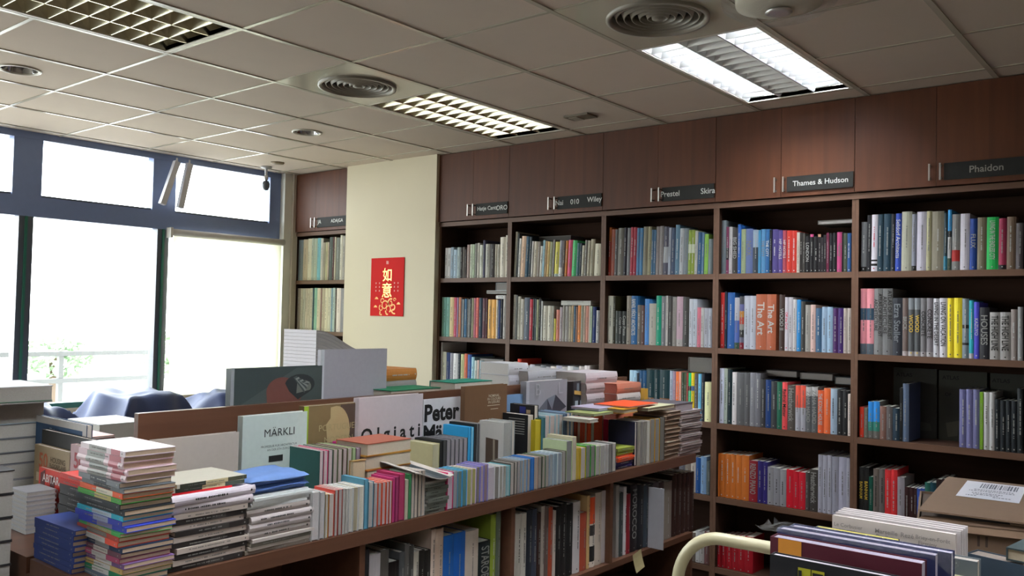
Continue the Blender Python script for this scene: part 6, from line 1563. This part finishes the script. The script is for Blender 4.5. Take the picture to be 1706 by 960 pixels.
# ---------------- trolley with large books
hm_ = mat('cream_enamel', rgb('B4AC8C'), .35)
e = empty('book_trolley', (.95, -2.75, 0), 'cream tubular trolley handle and tray at the bottom right', 'trolley')
def hpt(x, y, z): return (x - .95, y + 2.75, z)
m = MB(); path = []
for k in range(13):
    a = PI / 2 + PI * .56 * k / 12; path.append((.60 + .105 * math.cos(a), -2.755, .930 + .115 * math.sin(a)))
path = [(1.30, -2.74, 1.045), (.95, -2.745, 1.045)] + path + [(.505, -2.755, .62)]
ring = []
P_ = [Vector(hpt(*p)) for p in path]
for i, p in enumerate(P_):
    d = (P_[min(i + 1, len(P_) - 1)] - P_[max(i - 1, 0)]).normalized(); a = Vector((0, 1, 0)); b = d.cross(a).normalized(); n = len(m.v); ring.append(n)
    for k in range(16): t = 2 * PI * k / 16; m.v.append(tuple(p + a * (.0125 * math.cos(t)) + b * (.0135 * math.sin(t))))
for q, w_ in zip(ring, ring[1:]):
    for k in range(16): m.f.append((q + k, q + (k + 1) % 16, w_ + (k + 1) % 16, w_ + k)); m.m.append(m.mi(hm_))
m.build('handle', e, True)
MB().box(-.42, .75, -.24, .26, .68, .70, hm_).build('tray', e)
MB().box(-.42, .75, -.24, .26, .22, .24, hm_).build('tray', e)
for x in (-.44, .76):
    for y in (-.22, .24): MB().bar((x, y, .08), (x, y, .70), .013, hm_, 10).build('leg', e); MB().lathe([(0, -.03), (.03, -.03), (.035, 0), (.03, .03), (0, .03)], dark_frame, 16, (x, y, .04)).build('caster', e)
# (x0, x1, y, top, thickness, cover, pages, label)
CTB = [(.790, 1.13, -2.955, 1.088, .022, '1C1C20', 'B0A8B0', 'black book with yellow letter squares, front of trolley'),
       (.757, 1.03, -2.875, 1.100, .035, '54202C', 'A098A8', 'maroon book with orange label in plastic on trolley'),
       (.750, 1.04, -2.825, 1.106, .030, '30345C', 'A098A8', 'navy plastic wrapped book behind the maroon one'),
       (.755, 1.055, -2.775, 1.103, .028, '2C3054', '9C98A8', 'second navy wrapped book on the trolley, further back'),
       (.80, 1.09, -2.735, 1.086, .030, '6C7478', 'A09890', 'grey cloth book on the trolley behind navy books'),
       (.765, .93, -2.655, 1.082, .016, '3C4448', 'C8B858', 'book with yellow top edge behind the navy books'),
       (.775, 1.02, -2.58, 1.096, .012, 'C4B8B0', 'D0C8C8', 'cream paperback with small grey lettering on trolley')]
CT_ = []
for q in CTB:
    x0, x1, y, zt, th, c_, pg, lb = q
    r = dict(reg='CT', code='C', o=Vector((x0, y + th, .702)), w=th, h=zt - .702, d=x1 - x0, col=c_, page=pg, lean=0, yaw=0, ind=True, t='', label=lb); CT_.append((make_book(r, 900 + len(CT_)), r))
for k in range(4):
    r = dict(reg='CT', code='C', o=Vector((.775 + .002 * k, -2.56 + k * .010 + .008, .702)), w=.008, h=.397 + .002 * k, d=.25, col='C8C0C0', page='D0C8C8', lean=0, yaw=0, ind=True, t='', label=('slim white paperback, %s behind the cream one on the trolley' % ORD[k + 1])); make_book(r, 920 + k)
f = CT_[0]; on_face(f, poly=[([(.155, .86), (.222, .86), (.222, .965), (.155, .965)], 'A8A428'), ([(.228, .86), (.295, .86), (.295, .965), (.228, .965)], 'A8A428')], name='cover_squares')
on_face(f, 'L', .188, .912, .032, .03, '202020', off=.0026, exact=True, bold=.02); on_face(f, 'E', .262, .912, .032, .03, '202020', off=.0026, exact=True, bold=.02)
f = CT_[1]; on_face(f, poly=[([(.06, .80), (.225, .80), (.225, 1), (.06, 1)], 'D89038')], name='orange_label')
f = CT_[6]
for s_, u, v, w_ in (('Le Corbusier', .14, .955, .06), ("L'UNITÉ", .12, .925, .04), ("D'HABITATION", .18, .898, .07), ('Marseille', .46, .955, .045), ('Berlin', .44, .925, .03), ('Rezé', .63, .955, .025), ('Briey-en-Forêt', .83, .955, .065), ('Firminy', .79, .925, .035)): on_face(f, s_, u, v, .011, w_, '8C8480', bold=.01)
# crumpled film over the wrapped books
e = empty('plastic_film', (.92, -2.84, 1.10), 'crumpled clear plastic film around the maroon and navy books', 'plastic film')
m = MB(); rn = random.Random(11); nx, ny = 30, 9
for i in range(nx + 1):
    for j in range(ny + 1):
        x = -.185 + .34 * i / nx; y = -.045 + .095 * j / ny; endl = max(0, 1 - i / 3) 
        m.v.append((x - .012 * endl * rn.random(), y, .012 + .003 * rn.random() + endl * rn.uniform(-.012, .009) + (max(0, i / nx - .93) * -.3)))
for i in range(nx):
    for j in range(ny): a = i * (ny + 1) + j; m.f.append((a, a + ny + 1, a + ny + 2, a + 1)); m.m.append(m.mi(film))
m.build('film_sheet', e)
# dark book and small pile at the right
r = dict(reg='CT', code='C', o=Vector((1.02, -2.44, .702)), w=.05, h=.335, d=.19, col='34404C', page='786C64', lean=0, yaw=-14, ind=True, t='', label='dark slate blue book standing before the cardboard box'); make_book(r, 940)
boxlike('book', 1.105, 1.33, -2.50, -2.32, 1.040, 1.066, ('3C4648', 'B8A890'), 'dark topped small book, uppermost of the right edge pile', 'book', None, '3C4648', -8)
boxlike('book', 1.13, 1.33, -2.50, -2.35, 1.012, 1.039, ('6C5C4C', 'B0A088'), 'small tan book below the dark topped one, right edge', 'book', None, None, -4)
boxlike('book', 1.14, 1.34, -2.53, -2.36, .72, 1.011, ('8C8478', 'A89C8C'), 'block of paper under the small right edge pile', 'book', None, 'A8A0A0', -2)
# ---------------- cardboard box on its table
e = empty('stock_table', (1.05, -1.45, 0), 'table under the cardboard box', 'table')
MB().box(-.40, .55, -.35, .36, .52, .55, WD_isl).build('table_top', e)
for x in (-.37, .52):
    for y in (-.32, .33): MB().box(x - .02, x + .02, y - .02, y + .02, 0, .52, WD_isl).build('leg', e)
cb = mat('cardboard', rgb('66503E'), .85, var=.06, scale=40); cbd = mat('cardboard_dark', rgb('3C2E24'), .9); cbe = mat('cardboard_edge', rgb('7C6450'), .9)
BX0, BX1, BY0, BY1, BZ = .738, 1.29, -1.75, -1.25, .943
e = empty('cardboard_box', ((BX0 + BX1) / 2, (BY0 + BY1) / 2, .551), 'brown cardboard box marked 11 with a white shipping label', 'cardboard box')
e.rotation_euler = (0, 0, math.radians(13)); _c = Matrix.Rotation(math.radians(13), 3, 'Z') @ Vector(((BX1 - BX0) / 2, (BY1 - BY0) / 2, 0)); e.location = (BX0 + _c.x, BY0 + _c.y, .551)
cx, cy = (BX0 + BX1) / 2, (BY0 + BY1) / 2; X, Y, H = (BX1 - BX0) / 2, (BY1 - BY0) / 2, BZ - .551
m = MB(); m.box(-X, X, -Y, -Y + .006, 0, H, cb); m.box(-X, X, Y - .006, Y, 0, H, cb); m.box(-X, -X + .006, -Y, Y, 0, H, cb); m.box(X - .006, X, -Y, Y, 0, H, cb); m.box(-X, X, -Y, Y, 0, .006, cb); m.build('box_body', e)
m = MB(); m.box(-X + .01, X - .01, -Y + .01, Y - .01, H - .012, H - .007, cbd); m.build('inner_flap', e)
m = MB(); m.quad([(-X, -Y, H), (X, -Y, H), (X, -Y - .015, H - .02), (-X, -Y - .015, H - .02)], cbe); m.quad([(-X - .004, -Y - .004, H), (X, -Y - .004, H), (X, -Y + .012, H + .012), (-X + .02, -Y + .012, H + .012)], cb); m.build('crease', e)
def flap(name, P, t=.005):
    m = MB(); P = [Vector(p) for p in P]; n = (P[1] - P[0]).cross(P[2] - P[0]).normalized() * t; Q = [p + n for p in P]
    m.quad(Q, cb); m.quad(P[::-1], cb)
    for i in range(len(P)): j = (i + 1) % len(P); m.quad([P[i], P[j], Q[j], Q[i]], cbe)
    return m.build(name, e)
fl_ = flap('top_flap', [(-X + .004, -Y - .004, H + .026), (-X + .30, -Y - .010, H + .020), (-X + .381, Y - .006, H + .046), (-X + .085, Y, H + .052)])
flap('top_flap', [(-X + .24, -Y + .005, H + .012), (X, -Y + .01, H + .006), (X, Y, H + .035), (-X + .24, Y, H + .045)])
m = MB(); lb_ = mat('label_white', rgb('C4C4CC'), .5); ink = mat('label_ink', rgb('5C5C68'), .7)
def onflap(u, v, lift=.0065): # u across left flap, v depth
    a = Vector((-X + .004, -Y - .004, H + .026)); b = Vector((-X + .30, -Y - .010, H + .020)); c = Vector((-X + .381, Y - .006, H + .046)); d = Vector((-X + .085, Y, H + .052))
    p = (a.lerp(b, u)).lerp(d.lerp(c, u), v); return (p.x, p.y, p.z + lift)
lo = MB(); lo.quad([onflap(.22, .45), onflap(.80, .44), onflap(.80, .92), onflap(.22, .93)], lb_); lob = lo.build('shipping_label', e)
rn = random.Random(9); m = MB(); u = .38
while u < .74: w_ = rn.choice((.006, .012, .018)); m.quad([onflap(u, .74, .0072), onflap(u + w_, .74, .0072), onflap(u + w_, .88, .0072), onflap(u, .88, .0072)], ink); u += w_ + rn.choice((.008, .014))
for v, a, b in ((.68, .34, .70), (.64, .30, .72), (.58, .34, .62), (.54, .36, .58), (.50, .30, .40), (.50, .55, .72)):
    u = a
    while u < b: w_ = rn.uniform(.01, .03); m.quad([onflap(u, v, .0072), onflap(u + w_, v, .0072), onflap(u + w_, v + .018, .0072), onflap(u, v + .018, .0072)], ink); u += w_ + .008
ob = m.build('label_print', lob)
bp_ = mat('box_print', rgb('3C2C22'), .8); m = MB(); put_text(m, '11', (-.105, -Y - .001, H - .042), (1, 0, 0), (0, 0, 1), .030, .06, bp_, .03, True)
m.build('box_number', e)
for x in (-.22, -.11, .0):
    m = MB()
    m.quad([(x - .03, -Y - .001, H - .125), (x - .024, -Y - .001, H - .125), (x + .001, -Y - .001, H - .085), (x - .003, -Y - .001, H - .08)], bp_); m.quad([(x + .03, -Y - .001, H - .125), (x + .003, -Y - .001, H - .08), (x - .001, -Y - .001, H - .085), (x + .024, -Y - .001, H - .125)], bp_)
    m.quad([(x - .016, -Y - .001, H - .108), (x + .016, -Y - .001, H - .108), (x + .014, -Y - .001, H - .103), (x - .014, -Y - .001, H - .103)], bp_)
    m.build('box_print', e)
e2 = empty('paper_slip', (1.21, -1.36, BZ + .047), 'torn cream paper slip on the cardboard box top, right edge', 'paper slip')
MB().prism([(-.09, 0), (0, -.03), (.06, .03), (.03, .08), (-.02, .05)], .001, mat('slip', rgb('B8A898'), .8), 'z', 0).build('paper', e2)
# ---------------- face out books at the back of the shelves and dark books lying on top
for k, (x, y, z0, wd, hh, c_, lb, tx) in enumerate(((.065, .44, .9205, .215, .365, '34342E', 'dark face out atlas cover at shelf back, left of three', 'ATLAS'), (.29, .44, .9205, .225, .362, '38382F', 'dark face out atlas cover at shelf back, middle of three', 'ATLAS'), (.53, .44, .9205, .19, .36, '34342E', 'dark face out atlas cover at shelf back, right of three', 'ATLAS'))):
    r = dict(reg='BK', code='C', o=Vector((x, y + .015, z0)), w=.012, h=hh, d=wd, col=c_, page='606058', lean=0, yaw=0, ind=True, t='', label=lb); er = (make_book(r, 960 + k), r)
    on_face(er, tx, .25, .90, .022, .08, '181816', bold=.02); on_face(er, 'OF', .2, .66, .02, .03, '181816', bold=.02)
    on_face(er, poly=[([(.5, .3), (.62, .3), (.62, .75), (.5, .75)], '4C4C44'), ([(.2, .05), (.4, .08), (.45, .3), (.15, .25)], '504E42'), ([(.55, .1), (.9, .12), (.85, .22), (.55, .24)], '44443C')], name='cover_picture')
def lyer(x0, x1, y0, y1, z, h_, c_, lb, pg='8C8884', top=None): return boxlike('book', x0, x1, y0, y1, z, z + h_, (c_, pg), lb, 'book', 'books lying on or behind the shelf rows', top)
lyer(-2.25, -1.98, .30, .46, 2.04, .035, '605A54', 'grey cover tilted behind the top row, second bay', '504C48')
lyer(-.28, -.09, .24, .44, 2.055, .022, '58544E', 'grey book lying on the top row, bay under the light')
lyer(-2.58, -2.45, .235, .42, 1.700, .055, '98A0A8', 'pale blue grey box on the second row beside the column bay')
lyer(-2.65, -2.46, .22, .40, 1.677, .022, 'C8C8C4', 'white book lying on the second row beside the column bay')
lyer(-2.66, -2.46, .23, .44, 1.146, .035, '1C1C1E', 'black book lying over the third row, lower of two')
lyer(-2.72, -2.50, .24, .44, 1.182, .030, '16161A', 'black book lying over the third row, upper of two')
lyer(-.60, -.42, .32, .44, 1.205, .035, '4C4846', 'dark book lying behind the third row under the light')
lyer(-.40, -.22, .32, .45, 1.20, .035, '787470', 'white speckled book lying behind the third row')
lyer(-.20, -.09, .30, .46, 1.185, .04, '3C4446', 'dark bound book lying behind the third row, right end')
lyer(-1.10, -.93, .33, .46, 1.17, .12, 'A09C94', 'white board with round picture standing behind third bay books')
lyer(-1.40, -1.12, .34, .46, 1.175, .03, '605C56', 'grey speckled book lying behind the third bay books')
lyer(-1.80, -1.67, .22, .40, 1.10, .05, 'B04040', 'red lettered white book lying beside the bay post', 'C0B8B0', '58A070')
# ---------------- the rest of the books, too many and small to tell apart
o_ = STUFF.build('books'); tag(o_, 'hundreds of further small books filling shelves and display rows', 'books', None, 'stuff')
